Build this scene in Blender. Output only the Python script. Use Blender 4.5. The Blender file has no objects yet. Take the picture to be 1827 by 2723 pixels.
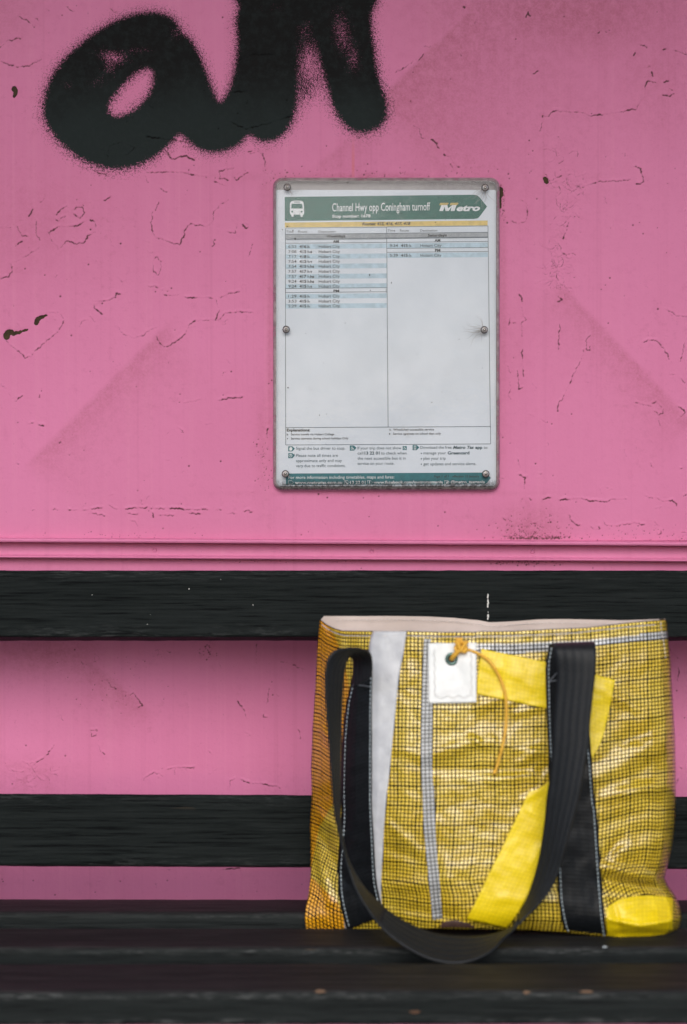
import bpy, math, random
import numpy as np
from mathutils import Vector, noise
random.seed(7); RNG = np.random.default_rng(7)
SC = bpy.context.scene
COL = SC.collection

# ---------------------------------------------------------------- camera / world / sun
CZ = 0.82; WD = 1.6; K = 4000.0; CX = 913.5; CY = 1361.5      # eye height, wall distance, focal length in photo pixels
cam = bpy.data.cameras.new('camera'); co = bpy.data.objects.new('camera', cam); COL.objects.link(co)
co.location = (0, -WD, CZ); co.rotation_euler = (math.radians(90), 0, 0)
cam.sensor_fit = 'VERTICAL'; cam.sensor_height = 36; cam.sensor_width = 24
cam.lens = 36 * K / 2723.0
cam.clip_start = 0.05; cam.clip_end = 500
cam.dof.use_dof = True; cam.dof.focus_distance = 1.585; cam.dof.aperture_fstop = 4.0
SC.camera = co
SUN_EL = math.radians(36); SUN_AZ = math.radians(-4)
W = bpy.data.worlds.new('World'); SC.world = W; W.use_nodes = True
nt = W.node_tree; bg = nt.nodes['Background']
sky = nt.nodes.new('ShaderNodeTexSky'); sky.sky_type = 'NISHITA'; sky.sun_disc = False
sky.sun_elevation = SUN_EL; sky.sun_rotation = math.radians(180) - SUN_AZ
sky.air_density = 1.0; sky.dust_density = 2.0; sky.ozone_density = 1.0
nt.links.new(sky.outputs[0], bg.inputs[0]); bg.inputs[1].default_value = 0.15
sl = bpy.data.lights.new('sun', 'SUN'); so = bpy.data.objects.new('sun', sl); COL.objects.link(so)
sl.energy = 1.5; sl.angle = math.radians(46); sl.color = (1.0, 0.985, 0.965)
so.location = (0, -5, 6)
sd = Vector((math.sin(SUN_AZ) * math.cos(SUN_EL), -math.cos(SUN_AZ) * math.cos(SUN_EL), math.sin(SUN_EL)))
so.rotation_euler = sd.to_track_quat('Z', 'Y').to_euler()
SC.view_settings.view_transform = 'Standard'; SC.view_settings.look = 'None'
SC.view_settings.exposure = 0.15; SC.view_settings.gamma = 1.0

def at(px, py, d):
    return ((px - CX) * d / K, d - WD, CZ - (py - CY) * d / K)

# ---------------------------------------------------------------- helpers
def mesh_obj(name, verts, faces, mat=None, parent=None, smooth=True, uvs=None):
    me = bpy.data.meshes.new(name)
    me.from_pydata([tuple(v) for v in verts], [], [tuple(f) for f in faces])
    if uvs is not None:
        uvl = me.uv_layers.new(name='UVMap')
        li = np.empty(len(me.loops), dtype=np.int32); me.loops.foreach_get('vertex_index', li)
        u = np.asarray(uvs, dtype=np.float32)[li]
        uvl.data.foreach_set('uv', u.ravel())
    if smooth: me.polygons.foreach_set('use_smooth', [True] * len(me.polygons))
    me.update()
    o = bpy.data.objects.new(name, me); COL.objects.link(o)
    if mat: me.materials.append(mat)
    if parent: o.parent = parent
    return o

def empty(name, label, cat, group=None, kind=None, loc=(0, 0, 0)):
    o = bpy.data.objects.new(name, None); COL.objects.link(o); o.empty_display_size = 0.1
    o['label'] = label; o['category'] = cat
    if group: o['group'] = group
    if kind: o['kind'] = kind
    return o

def solid(o, t, off=-1.0):
    m = o.modifiers.new('thickness', 'SOLIDIFY'); m.thickness = t; m.offset = off; return o

def catmull(P, n):
    P = np.asarray(P, float); m = len(P)
    t = np.linspace(0, m - 1, n); i = np.clip(t.astype(int), 0, m - 2); f = (t - i)[:, None]
    p0 = P[np.clip(i - 1, 0, m - 1)]; p1 = P[i]; p2 = P[i + 1]; p3 = P[np.clip(i + 2, 0, m - 1)]
    return 0.5 * ((2 * p1) + (-p0 + p2) * f + (2 * p0 - 5 * p1 + 4 * p2 - p3) * f ** 2 + (-p0 + 3 * p1 - 3 * p2 + p3) * f ** 3)

class N:
    """small node-building helper"""
    def __init__(s, name):
        s.m = bpy.data.materials.new(name); s.m.use_nodes = True; s.t = s.m.node_tree; s.t.nodes.clear()
        s.out = s.t.nodes.new('ShaderNodeOutputMaterial')
        s.b = s.t.nodes.new('ShaderNodeBsdfPrincipled'); s.t.links.new(s.b.outputs[0], s.out.inputs[0])
    def link(s, a, b): s.t.links.new(a, b)
    def setin(s, sock, v):
        if isinstance(v, bpy.types.NodeSocket): s.link(v, sock)
        elif isinstance(v, (tuple, list)):
            sock.default_value = tuple(v) + ((1.0,) if len(v) == 3 and sock.type == 'RGBA' else ())
        else: sock.default_value = v
    def math(s, op, a, b=None, c=None, clamp=False):
        n = s.t.nodes.new('ShaderNodeMath'); n.operation = op; n.use_clamp = clamp
        for i, v in enumerate((a, b, c)):
            if v is not None: s.setin(n.inputs[i], v)
        return n.outputs[0]
    def mix(s, f, a, b, mode='MIX'):
        n = s.t.nodes.new('ShaderNodeMix'); n.data_type = 'RGBA'; n.blend_type = mode
        s.setin(n.inputs[0], f); s.setin(n.inputs[6], a); s.setin(n.inputs[7], b); return n.outputs[2]
    def ramp(s, f, lo, hi, a=0.0, b=1.0, smooth=True):
        n = s.t.nodes.new('ShaderNodeMapRange'); n.interpolation_type = 'SMOOTHSTEP' if smooth else 'LINEAR'
        s.setin(n.inputs[0], f); s.setin(n.inputs[1], lo); s.setin(n.inputs[2], hi); s.setin(n.inputs[3], a); s.setin(n.inputs[4], b)
        return n.outputs[0]
    def pos(s, scale=(1, 1, 1), loc=(0, 0, 0), uv=False):
        n = s.t.nodes.new('ShaderNodeTexCoord'); mp = s.t.nodes.new('ShaderNodeMapping')
        s.link(n.outputs['UV' if uv else 'Object'], mp.inputs[0])
        mp.inputs['Scale'].default_value = scale; mp.inputs['Location'].default_value = loc; return mp.outputs[0]
    def noise(s, vec, scale, detail=3, rough=0.5, dist=0):
        n = s.t.nodes.new('ShaderNodeTexNoise'); s.link(vec, n.inputs['Vector'])
        n.inputs['Scale'].default_value = scale; n.inputs['Detail'].default_value = detail
        n.inputs['Roughness'].default_value = rough; n.inputs['Distortion'].default_value = dist; return n.outputs[0]
    def attr(s, name):
        n = s.t.nodes.new('ShaderNodeAttribute'); n.attribute_name = name; return n.outputs['Fac']
    def sep(s, vec):
        n = s.t.nodes.new('ShaderNodeSeparateXYZ'); s.link(vec, n.inputs[0]); return n.outputs
    def bump(s, h, strength, dist=0.001, normal=None):
        n = s.t.nodes.new('ShaderNodeBump'); s.setin(n.inputs['Height'], h)
        n.inputs['Strength'].default_value = strength; n.inputs['Distance'].default_value = dist
        if normal: s.link(normal, n.inputs['Normal'])
        s.link(n.outputs[0], s.b.inputs['Normal']); return n.outputs[0]
    def base(s, v): s.setin(s.b.inputs['Base Color'], v)
    def rough(s, v): s.setin(s.b.inputs['Roughness'], v)

def flat_mat(name, c, r=0.6, metallic=0.0, spec=0.5):
    n = N(name)
    f = n.noise(n.pos((1, 1, 1)), 220, 3)
    n.base(n.mix(n.ramp(f, 0.3, 0.7), tuple(x * 0.88 for x in c), tuple(min(1, x * 1.08) for x in c)))
    n.rough(r); n.b.inputs['Metallic'].default_value = metallic; n.b.inputs['Specular IOR Level'].default_value = spec
    return n.m

# ---------------------------------------------------------------- traced wear of the painted wall, with shade round the sign painted in (photo pixels at the wall plane)
X0, Y0, ST = -20.0, -20.0, 2.0
NW, NH = 936, 1386
crack = np.zeros((NH, NW), np.float32); lip = np.zeros((NH, NW), np.float32); chip = np.zeros((NH, NW), np.float32)
gx = X0 + ST * np.arange(NW)[None, :]; gy = Y0 + ST * np.arange(NH)[:, None]

def stamp(arr, x, y, sig, a, add=False):
    r = int(sig * 3 / ST) + 1
    ix = int(round((x - X0) / ST)); iy = int(round((y - Y0) / ST))
    x0, x1, y0, y1 = max(ix - r, 0), min(ix + r + 1, NW), max(iy - r, 0), min(iy + r + 1, NH)
    if x0 >= x1 or y0 >= y1: return
    g = a * np.exp(-((gx[:, x0:x1] - x) ** 2 + (gy[y0:y1] - y) ** 2) / (2 * sig * sig))
    arr[y0:y1, x0:x1] = np.maximum(arr[y0:y1, x0:x1], g)

def stroke(P, inten=0.8, width=1.5, jit=2.0):
    width = width * .74
    P = np.array(P, float)
    if len(P) == 1: P = np.vstack([P, P + [[3, 1]]])
    seed = random.random() * 100
    L = 0.0
    for a, b in zip(P[:-1], P[1:]):
        l = math.hypot(*(b - a)); n = max(2, int(l / 1.3))
        for k in range(n):
            p = a + (b - a) * k / n; L += l / n
            jx = noise.noise(Vector((L * 0.09, seed, 0))) * jit * 1.6 + noise.noise(Vector((L * 0.3, seed, 3))) * jit
            jy = noise.noise(Vector((L * 0.09, seed, 7))) * jit * 1.6 + noise.noise(Vector((L * 0.3, seed, 9))) * jit
            m = 0.55 + 0.85 * noise.noise(Vector((L * 0.03, seed, 21))) + 0.5 * noise.noise(Vector((L * 0.15, seed, 33)))
            m = min(1.2, max(0.30, m + 0.05))
            w = width * (0.55 + 0.75 * m)
            stamp(crack, p[0] + jx, p[1] + jy, w, inten * m)
            stamp(lip, p[0] + jx, p[1] + jy - 3.0, w * 1.9, inten * m)

def tr(ox, oy, s): return lambda L: [(ox + x * s, oy + y * s) for x, y in L]
ZB = tr(0, 400, .4719); ZA = tr(1100, 0, .4636); ZD = tr(1300, 650, .3808); ZC = tr(0, 900, .4719); ZL = tr(0, 1350, .5875); ZG = tr(0, 0, .7015); ZR = tr(1250, 1600, .368)
for P in [
    [(275,470),(300,520),(330,560),(370,515),(390,505),(430,530),(470,525),(500,480),(540,460),(535,410),(510,390)],
    [(275,465),(330,430),(380,432),(440,425),(480,400)], [(310,380),(330,405),(345,380),(370,375)],
    [(415,340),(430,318),(465,325),(475,350),(455,385),(420,360)], [(320,360),(345,335),(380,315)],
    [(60,640),(70,680),(50,710),(0,720)], [(90,628),(130,605),(180,580),(225,545)], [(125,390),(140,415)], [(165,370),(190,330)],
    [(225,290),(245,280),(260,245)], [(205,400),(205,470),(225,510)], [(0,437),(60,437)], [(100,430),(125,485),(165,482)],
    [(860,350),(855,400),(860,455),(880,495),(920,505),(960,520),(1010,530),(1035,490),(1045,440),(1075,410),(1100,425),(1165,430),(1200,400),(1200,360),(1240,305),(1290,280)],
    [(830,125),(900,122),(960,120),(1030,125),(1080,140),(1165,150)], [(820,145),(825,170),(840,182)], [(895,290),(875,340)], [(905,215),(945,240)],
    [(1280,165),(1240,160),(1240,120),(1270,105),(1315,110)], [(1320,150),(1330,170),(1400,120)], [(1210,175),(1240,190),(1275,203)],
    [(930,10),(965,50),(1020,35),(1055,30),(1095,58)], [(1410,20),(1450,5),(1480,20),(1500,80)],
    [(880,600),(860,630),(865,680),(890,705),(905,680),(908,630),(885,600)], [(670,1000),(690,1035),(745,1058),(810,1040),(850,1010),(880,995)],
    [(575,925),(530,890),(530,855),(570,850),(610,850),(650,830),(655,805),(680,810)], [(840,770),(870,765),(895,775)],
    [(925,815),(970,820),(1010,812)], [(1040,830),(1200,832)], [(1220,845),(1235,900),(1215,960)], [(1245,830),(1285,810),(1350,795)],
    [(1100,965),(1170,955),(1230,960),(1270,920),(1340,910),(1430,915)], [(885,1055),(900,1090),(935,1110),(990,1080),(1045,1035),(1065,985),(1100,960)],
    [(35,1065),(60,1100),(110,1135),(140,1168),(175,1165),(190,1135),(225,1110),(270,1070),(330,1020),(365,960),(345,925)],
    [(280,915),(330,915)], [(450,990),(460,965),(500,955)], [(510,940),(540,970)], [(550,125),(580,122),(610,138)], [(590,280),(620,265)],
    [(1365,420),(1385,405),(1400,425),(1385,440),(1365,420)], [(1285,460),(1325,462),(1335,430)], [(1425,530),(1400,600)], [(1200,510),(1210,530),(1195,545)],
    [(320,705),(315,720)], [(665,720),(690,742)], [(95,525),(130,515)]]:
    stroke(ZB(P), 0.85, 1.5)
for P in [
    [(740,665),(770,670),(800,638),(850,640),(900,643),(960,645),(1015,665),(1060,658),(1105,657),(1150,652),(1190,645),(1230,632),(1275,628),(1300,590),(1325,555),(1328,490),(1340,465),(1390,475)],
    [(740,665),(735,700),(725,760)], [(1300,262),(1325,262),(1340,275)], [(1430,283),(1450,283)], [(1500,290),(1530,300),(1568,315)],
    [(1260,320),(1270,300)], [(1335,390),(1360,380)], [(1365,410),(1370,440)], [(1435,472),(1462,465)], [(1465,510),(1485,518)],
    [(1430,545),(1470,552),(1495,540)], [(0,390),(20,365),(40,330),(55,310)], [(195,165),(220,145)], [(640,95),(655,72),(670,95)],
    [(1060,190),(1075,178),(1110,187)], [(690,420),(710,407)], [(105,800),(125,815),(135,850),(155,855)], [(170,890),(215,905),(235,940),(270,965)],
    [(210,940),(225,965)], [(760,1040),(850,1010)], [(970,1075),(1050,1045),(1130,1040),(1240,1035)],
    [(1270,955),(1300,960),(1315,1010),(1320,1040),(1300,1055),(1275,1055)], [(610,1143),(650,1170),(655,1230),(640,1270),(600,1285),(565,1270)],
    [(830,785),(842,805)], [(895,880),(915,868),(940,870),(940,900)], [(820,1410),(850,1450),(880,1465)], [(890,1280),(860,1370)], [(1210,895),(1215,880)],
    [(265,300),(275,325)], [(285,35),(292,50)], [(1450,1055),(1465,1045)], [(755,1020),(760,1045),(765,1040)], [(0,720),(30,735),(45,790),(75,800)]]:
    stroke(ZA(P), 0.9, 1.6)
for P in [
    [(465,10),(490,40),(545,78)], [(480,350),(505,390),(480,405)], [(210,350),(230,380),(232,405)],
    [(230,440),(240,500),(262,525),(225,560),(232,600),(232,650)], [(120,470),(150,500),(150,520),(135,570)], [(170,545),(195,558)],
    [(230,720),(235,800),(235,870),(240,930)], [(200,880),(205,960),(215,1010),(235,1000)], [(130,850),(150,900)], [(145,960),(155,1000),(140,1040),(150,1085)],
    [(497,550),(490,640),(485,740)], [(710,640),(680,660),(680,700),(685,740),(705,735),(708,710)],
    [(665,740),(655,790),(635,825),(610,870),(570,960),(545,1010),(520,1070),(485,1120),(475,1165)], [(1240,460),(1280,475),(1310,500),(1384,505)],
    [(1085,685),(1105,670),(1150,665),(1190,690),(1230,745),(1260,805)], [(1365,685),(1360,720),(1335,820)], [(1270,912),(1305,912)], [(1345,940),(1370,970)],
    [(1025,1110),(1135,1130)], [(1140,1110),(1165,1100),(1190,1120),(1220,1150),(1215,1180),(1190,1188),(1160,1165)], [(1325,1135),(1350,1150),(1370,1170),(1340,1215),(1310,1228)],
    [(280,1770),(300,1790)], [(380,1780),(430,1768)], [(500,1785),(580,1780),(650,1775),(700,1790),(770,1795),(830,1800),(870,1780),(930,1778),(965,1773)],
    [(1095,1765),(1145,1770)], [(1180,1775),(1215,1795),(1280,1790),(1310,1810),(1310,1830)], [(560,1885),(570,1920),(610,1955),(640,1965)],
    [(710,1975),(740,1995),(775,1985),(770,1970)], [(800,1930),(810,1955),(860,1970)], [(890,1965),(960,1955),(1020,1945),(1060,1955),(1090,1955)],
    [(1160,1940),(1195,1965)], [(100,1910),(130,1950)], [(215,1610),(250,1630),(248,1710)], [(205,1500),(220,1560)], [(1355,1755),(1384,1750)], [(310,1945),(340,1948)],
    [(1345,2010),(1384,2012)]]:
    stroke(ZD(P), 0.85, 1.5)
for P in [
    [(180,970),(200,968)], [(300,965),(330,968)], [(390,968),(430,970)], [(520,985),(590,1000)], [(520,958),(575,958)], [(705,962),(760,955),(830,955)],
    [(850,962),(930,958)], [(960,960),(1040,962)], [(1050,965),(1130,968)], [(1140,962),(1175,965)], [(1225,968),(1245,970)], [(1285,990),(1305,982),(1325,990)],
    [(1380,975),(1400,968),(1420,980),(1400,985)], [(470,970),(500,968)], [(615,945),(660,965)], [(860,985),(865,1010)], [(900,998),(980,998)],
    [(1060,985),(1130,990)], [(720,985),(775,990)], [(335,590),(345,580),(350,595)], [(385,655),(398,655)], [(165,485),(190,475)], [(220,490),(250,495)],
    [(1040,365),(1130,348)], [(1230,350),(1300,335),(1365,330)], [(85,355),(130,320)], [(225,320),(225,335)], [(1505,560),(1510,510)], [(1445,600),(1447,615)], [(2,380),(6,395)]]:
    stroke(ZC(P), 0.95, 1.5)
for P in [
    [(365,700),(380,720)], [(455,790),(480,785),(500,815),(520,825)], [(545,835),(565,842)], [(585,850),(600,845),(630,880),(640,905),(620,908)],
    [(405,1015),(430,1012),(432,1038),(410,1040),(405,1015)], [(440,1080),(450,1110),(470,1125)], [(645,1240),(650,1225),(690,1205),(735,1220)],
    [(755,1190),(790,1185),(785,1220)], [(800,1185),(880,1182),(870,1190)], [(1035,1285),(1040,1245),(1060,1235)], [(1090,1240),(1130,1255),(1180,1255),(1270,1275)],
    [(1215,820),(1210,870),(1200,920),(1190,950),(1210,955)], [(1250,850),(1260,860)], [(1160,620),(1158,710)], [(1350,1010),(1360,1050)], [(1075,880),(1120,960)],
    [(925,640),(945,655)], [(750,650),(765,660)], [(1000,1645),(1080,1640)], [(1270,700),(1330,715),(1380,740)], [(540,1697),(545,1705)], [(700,1710),(705,1730)], [(945,1112),(955,1125)], [(240,1080),(200,1130),(160,1160)]]:
    stroke(ZL(P), 0.85, 1.4)
for P in [[(1450,340),(1475,380),(1500,400),(1530,430)], [(1520,480),(1510,580)], [(1530,970),(1510,985)], [(1480,1040),(1500,1070)], [(1500,1310),(1520,1290),(1505,1330)], [(1535,1210),(1540,1220)]]:
    stroke(ZR(P), 0.8, 1.4)
for P in [[(0,232),(60,255),(110,250),(155,225),(165,195)], [(0,180),(30,155),(80,145)], [(75,65),(100,75),(135,108)], [(135,70),(148,80)], [(250,25),(280,45)], [(415,30),(440,50)],
          [(405,605),(415,555),(460,540),(510,560),(480,590)], [(560,520),(640,530),(720,540)], [(900,230),(960,208),(1060,212)], [(1040,240),(1050,270)],
          [(890,350),(940,350),(935,395)], [(630,570),(650,605),(700,590),(735,610)], [(940,575),(985,570),(1005,610),(1005,640)], [(1410,280),(1420,320)], [(1500,275),(1545,250),(1568,230)],
          [(870,460),(930,490),(1010,470),(1110,440)], [(370,655),(410,662)]]:
    stroke(ZG(P), 0.8, 1.5)
# tangled hairline nests right of the sign
for (cx, cy, rx, ry, n) in [(1508, 490, 42, 32, 46), (1498, 560, 28, 28, 26), (1482, 715, 30, 34, 40), (1480, 760, 24, 20, 18), (1480, 640, 14, 40, 10), (1470,400,26,22,8), (60, 2070, 50, 40, 16), (120, 2060, 30, 30, 10), (230,1780,30,30,8), (430,1745,18,14,8)]:
    for _ in range(n):
        a = random.uniform(0, 6.28); r = random.random() ** 0.5
        x = cx + rx * r * math.cos(a); y = cy + ry * r * math.sin(a); th = random.uniform(0, 6.28); P = [(x, y)]
        for k in range(random.randint(4, 9)):
            th += random.gauss(0.3, 0.5); x += 6 * math.cos(th); y += 6 * math.sin(th); P.append((x, y))
        stroke(P, random.uniform(0.35, 0.65), 0.9, 0.8)
# faint random flaking elsewhere
for _ in range(330):
    x = random.uniform(0, 1827); y = random.choice([random.uniform(380, 1430), random.uniform(0, 2390)]); th = random.uniform(0, 6.28); P = [(x, y)]
    for k in range(random.randint(1, 5)):
        th += random.gauss(0, 0.8); x += 5 * math.cos(th); y += 5 * math.sin(th); P.append((x, y))
    stroke(P, random.uniform(0.2, 0.65), random.uniform(0.8, 1.3), 1.2)
for _ in range(260):   # pin specks
    stamp(crack, random.uniform(0, 1827), random.uniform(0, 2390), random.uniform(1.0, 2.0), random.uniform(0.5, 1.0))
# chips down to bare board
def chipline(P, w0, w1):
    P = catmull(P, 40)
    for k, p in enumerate(P):
        f = k / 39; stamp(chip, p[0] + random.gauss(0, 1), p[1] + random.gauss(0, 1), w0 + (w1 - w0) * f + random.uniform(-.6, .6), 1.25)
chipline(ZB([(35,1050),(50,1025),(90,1030),(155,1008)]), 6.5, 2.0)
chipline(ZB([(205,970),(215,950),(240,938)]), 4.0, 3.0)
chipline(ZB([(240,938),(262,928)]), 1.5, 1.0)
chipline([(36, 236), (42, 244), (38, 256)], 4.5, 2.5)
chipline(ZA([(755,1025),(762,1045)]), 3.5, 3.0)
chipline([(1330, 500), (1334, 512), (1331, 530), (1331, 555)], 3.5, 1.5)
# mould / dirt clusters
def cluster(cx, cy, rx, ry, n, smin, smax, up=False):
    for _ in range(n):
        x = random.gauss(cx, rx); y = cy - abs(random.gauss(0, ry)) if up else random.gauss(cy, ry)
        stamp(crack, x, y, random.uniform(smin, smax), random.uniform(0.3, 0.9))
cluster(1415, 1433, 42, 3, 150, 1.0, 2.6, True); cluster(1410, 1428, 50, 30, 190, 0.8, 1.5, True)
cluster(1375, 1452, 45, 3, 90, 1, 2.0); cluster(1400, 1494, 45, 5, 110, 1, 1.8); cluster(800, 1494, 140, 3, 60, 0.8, 1.4)
cluster(1700, 1425, 90, 12, 60, 0.8, 1.4); cluster(330, 1425, 80, 8, 60, 0.8, 1.3); cluster(700, 1240, 12, 40, 60, 0.8, 1.4)
cluster(550, 1733, 12, 8, 24, 1, 2); cluster(310, 1810, 60, 60, 60, 0.7, 1.3); cluster(1750, 1428, 60, 14, 40, 0.8, 1.4)
cluster(745, 480, 30, 14, 20, 1, 2); cluster(950, 462, 240, 8, 90, 0.8, 1.9); cluster(1337, 540, 4, 35, 30, 1, 1.8)

def sstep(a, b, x): t = np.clip((x - a) / (b - a), 0, 1); return t * t * (3 - 2 * t)
def halfband(p0, p1, reach, side, amp, endfade=120):
    """grime with a crisp edge on the line p0-p1 that fades away on one side (old stripe under the paint)"""
    p0 = np.array(p0, float); p1 = np.array(p1, float); d = p1 - p0; L = np.hypot(*d); d /= L; n = np.array((-d[1], d[0])) * side
    u = (gx - p0[0]) * d[0] + (gy - p0[1]) * d[1]; v = (gx - p0[0]) * n[0] + (gy - p0[1]) * n[1]
    return (amp * sstep(-9, 13, v) * np.exp(-np.clip(v, 0, None) / reach) * sstep(-endfade, 30, u) * (1 - sstep(L - 30, L + endfade, u))).astype(np.float32)
dirt_shade = np.zeros((NH, NW), np.float32)
def addd(a):
    global dirt_shade; dirt_shade = np.maximum(dirt_shade, a)
addd(halfband((1290, -20), (1020, 250), 330, -1, 0.75))
addd(halfband((1030, 270), (1205, 450), 60, 1, 0.5, 40))
addd(halfband((1030, 285), (850, 430), 70, -1, 0.45, 60))
addd(halfband((425, 880), (90, 1215), 90, -1, 0.6, 60))
addd(halfband((1500, 760), (1840, 1120), 80, 1, 0.62, 60))
addd(halfband((190, 1716), (380, 1880), 60, 1, 0.6, 60))
for (cx, cy, rx, ry, a) in [(1500,20,380,130,.8),(700,1180,22,160,.35),(705,600,16,240,.3),(1415,1400,90,60,.6),(1365,900,60,260,.18),(100,1500,300,30,.2),(110,1740,160,60,.55),(70,2080,130,60,.35),(60,600,200,160,.25),(0,20,120,150,.4),(1750,200,160,200,.35),(960,470,300,14,.5),(1030,1312,320,8,.6),(1340,800,10,380,.45),(716,900,8,420,.45)]:  # narrow blobs along the sign edges paint its surrounding shade into the wall colour
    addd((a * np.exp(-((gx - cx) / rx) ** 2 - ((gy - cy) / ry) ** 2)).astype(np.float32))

# spray-painted letters: signed distance to the traced outline, then soft overspray
G = lambda L: np.array(L, float) * .7015
outer = G([(165,430),(175,350),(210,270),(270,200),(340,140),(420,90),(500,58),(580,48),(640,62),(685,100),(715,140),(745,190),(768,240),(790,300),(815,362),(835,388),(865,350),(885,290),(896,230),(902,150),(897,80),(907,30),(930,-60),(1400,-60),(1405,60),(1410,130),(1420,200),(1432,280),(1450,340),(1465,400),(1460,450),(1430,485),(1380,500),(1330,490),(1290,450),(1265,400),(1245,330),(1228,270),(1212,200),(1195,130),(1180,80),(1150,75),(1122,110),(1124,200),(1122,300),(1118,400),(1108,450),(1080,500),(1040,528),(990,533),(942,512),(900,550),(850,570),(800,575),(750,560),(710,530),(682,508),(640,545),(590,590),(520,625),(440,640),(360,625),(290,590),(230,540),(190,490)])
hole = G([(405,400),(430,360),(470,310),(520,270),(560,255),(585,275),(585,320),(565,365),(530,405),(480,440),(435,447),(410,430)])
cs = 5.0; cgx = np.arange(-60, 1120, cs)[None, :]; cgy = np.arange(-60, 540, cs)[:, None]
def sdf(poly):
    P = catmull(np.vstack([poly, poly[:1]]), len(poly) * 4); A = P[:-1]; B = P[1:]
    best = np.full((cgy.shape[0], cgx.shape[1]), 1e9); ins = np.zeros(best.shape, bool)
    for a, b in zip(A, B):
        d = b - a; l2 = max(1e-9, d @ d); t = np.clip(((cgx - a[0]) * d[0] + (cgy - a[1]) * d[1]) / l2, 0, 1)
        best = np.minimum(best, np.hypot(cgx - a[0] - t * d[0], cgy - a[1] - t * d[1]))
        c = ((a[1] > cgy) != (b[1] > cgy))
        if a[1] != b[1]: ins ^= c & (cgx < (b[0] - a[0]) * (cgy - a[1]) / (b[1] - a[1]) + a[0])
    return np.where(ins, best, -best)
S = np.minimum(sdf(outer) + 3, -sdf(hole) + 6)
dens = 0.5 + S / 30.0
dens = np.where(S < 0, 0.5 * np.exp(S / 27.0), np.minimum(1, 0.5 + S / 34.0))
def blob(cx, cy, rx, ry, a, rot=0):
    cx *= .7015; cy *= .7015; rx *= .7015; ry *= .7015; c, s = math.cos(rot), math.sin(rot)
    u = (cgx - cx) * c + (cgy - cy) * s; v = -(cgx - cx) * s + (cgy - cy) * c
    return a * np.exp(-(u / rx) ** 2 - (v / ry) ** 2)
dens = dens - blob(430, 215, 70, 28, 0.46, 0.2) - blob(415, 262, 28, 32, .32) - blob(530, 190, 60, 14, .26) - blob(255, 320, 28, 18, .25) - blob(370, 310, 40, 30, .22) - blob(670, 125, 40, 30, .3) - blob(1295, 125, 46, 100, .40, -.15) - blob(1345, 230, 28, 56, .30) - blob(1060, 30, 90, 24, .18)
dens = dens + blob(1172, 330, 44, 70, .30) + blob(1158, 130, 46, 90, .42) + blob(1165, 250, 75, 180, .11)
dens = np.clip(dens, 0, 1.05)
fx = np.clip((gx + 60) / cs, 0, cgx.shape[1] - 1.001); fy = np.clip((gy + 60) / cs, 0, cgy.shape[0] - 1.001)
ix = fx.astype(int); iy = fy.astype(int); ax = fx - ix; ay = fy - iy
spray = (dens[iy, ix] * (1 - ax) * (1 - ay) + dens[iy, ix + 1] * ax * (1 - ay) + dens[iy + 1, ix] * (1 - ax) * ay + dens[iy + 1, ix + 1] * ax * ay).astype(np.float32)
spray = np.where((gx < 1100) & (gy < 520), spray, 0).astype(np.float32)

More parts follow.
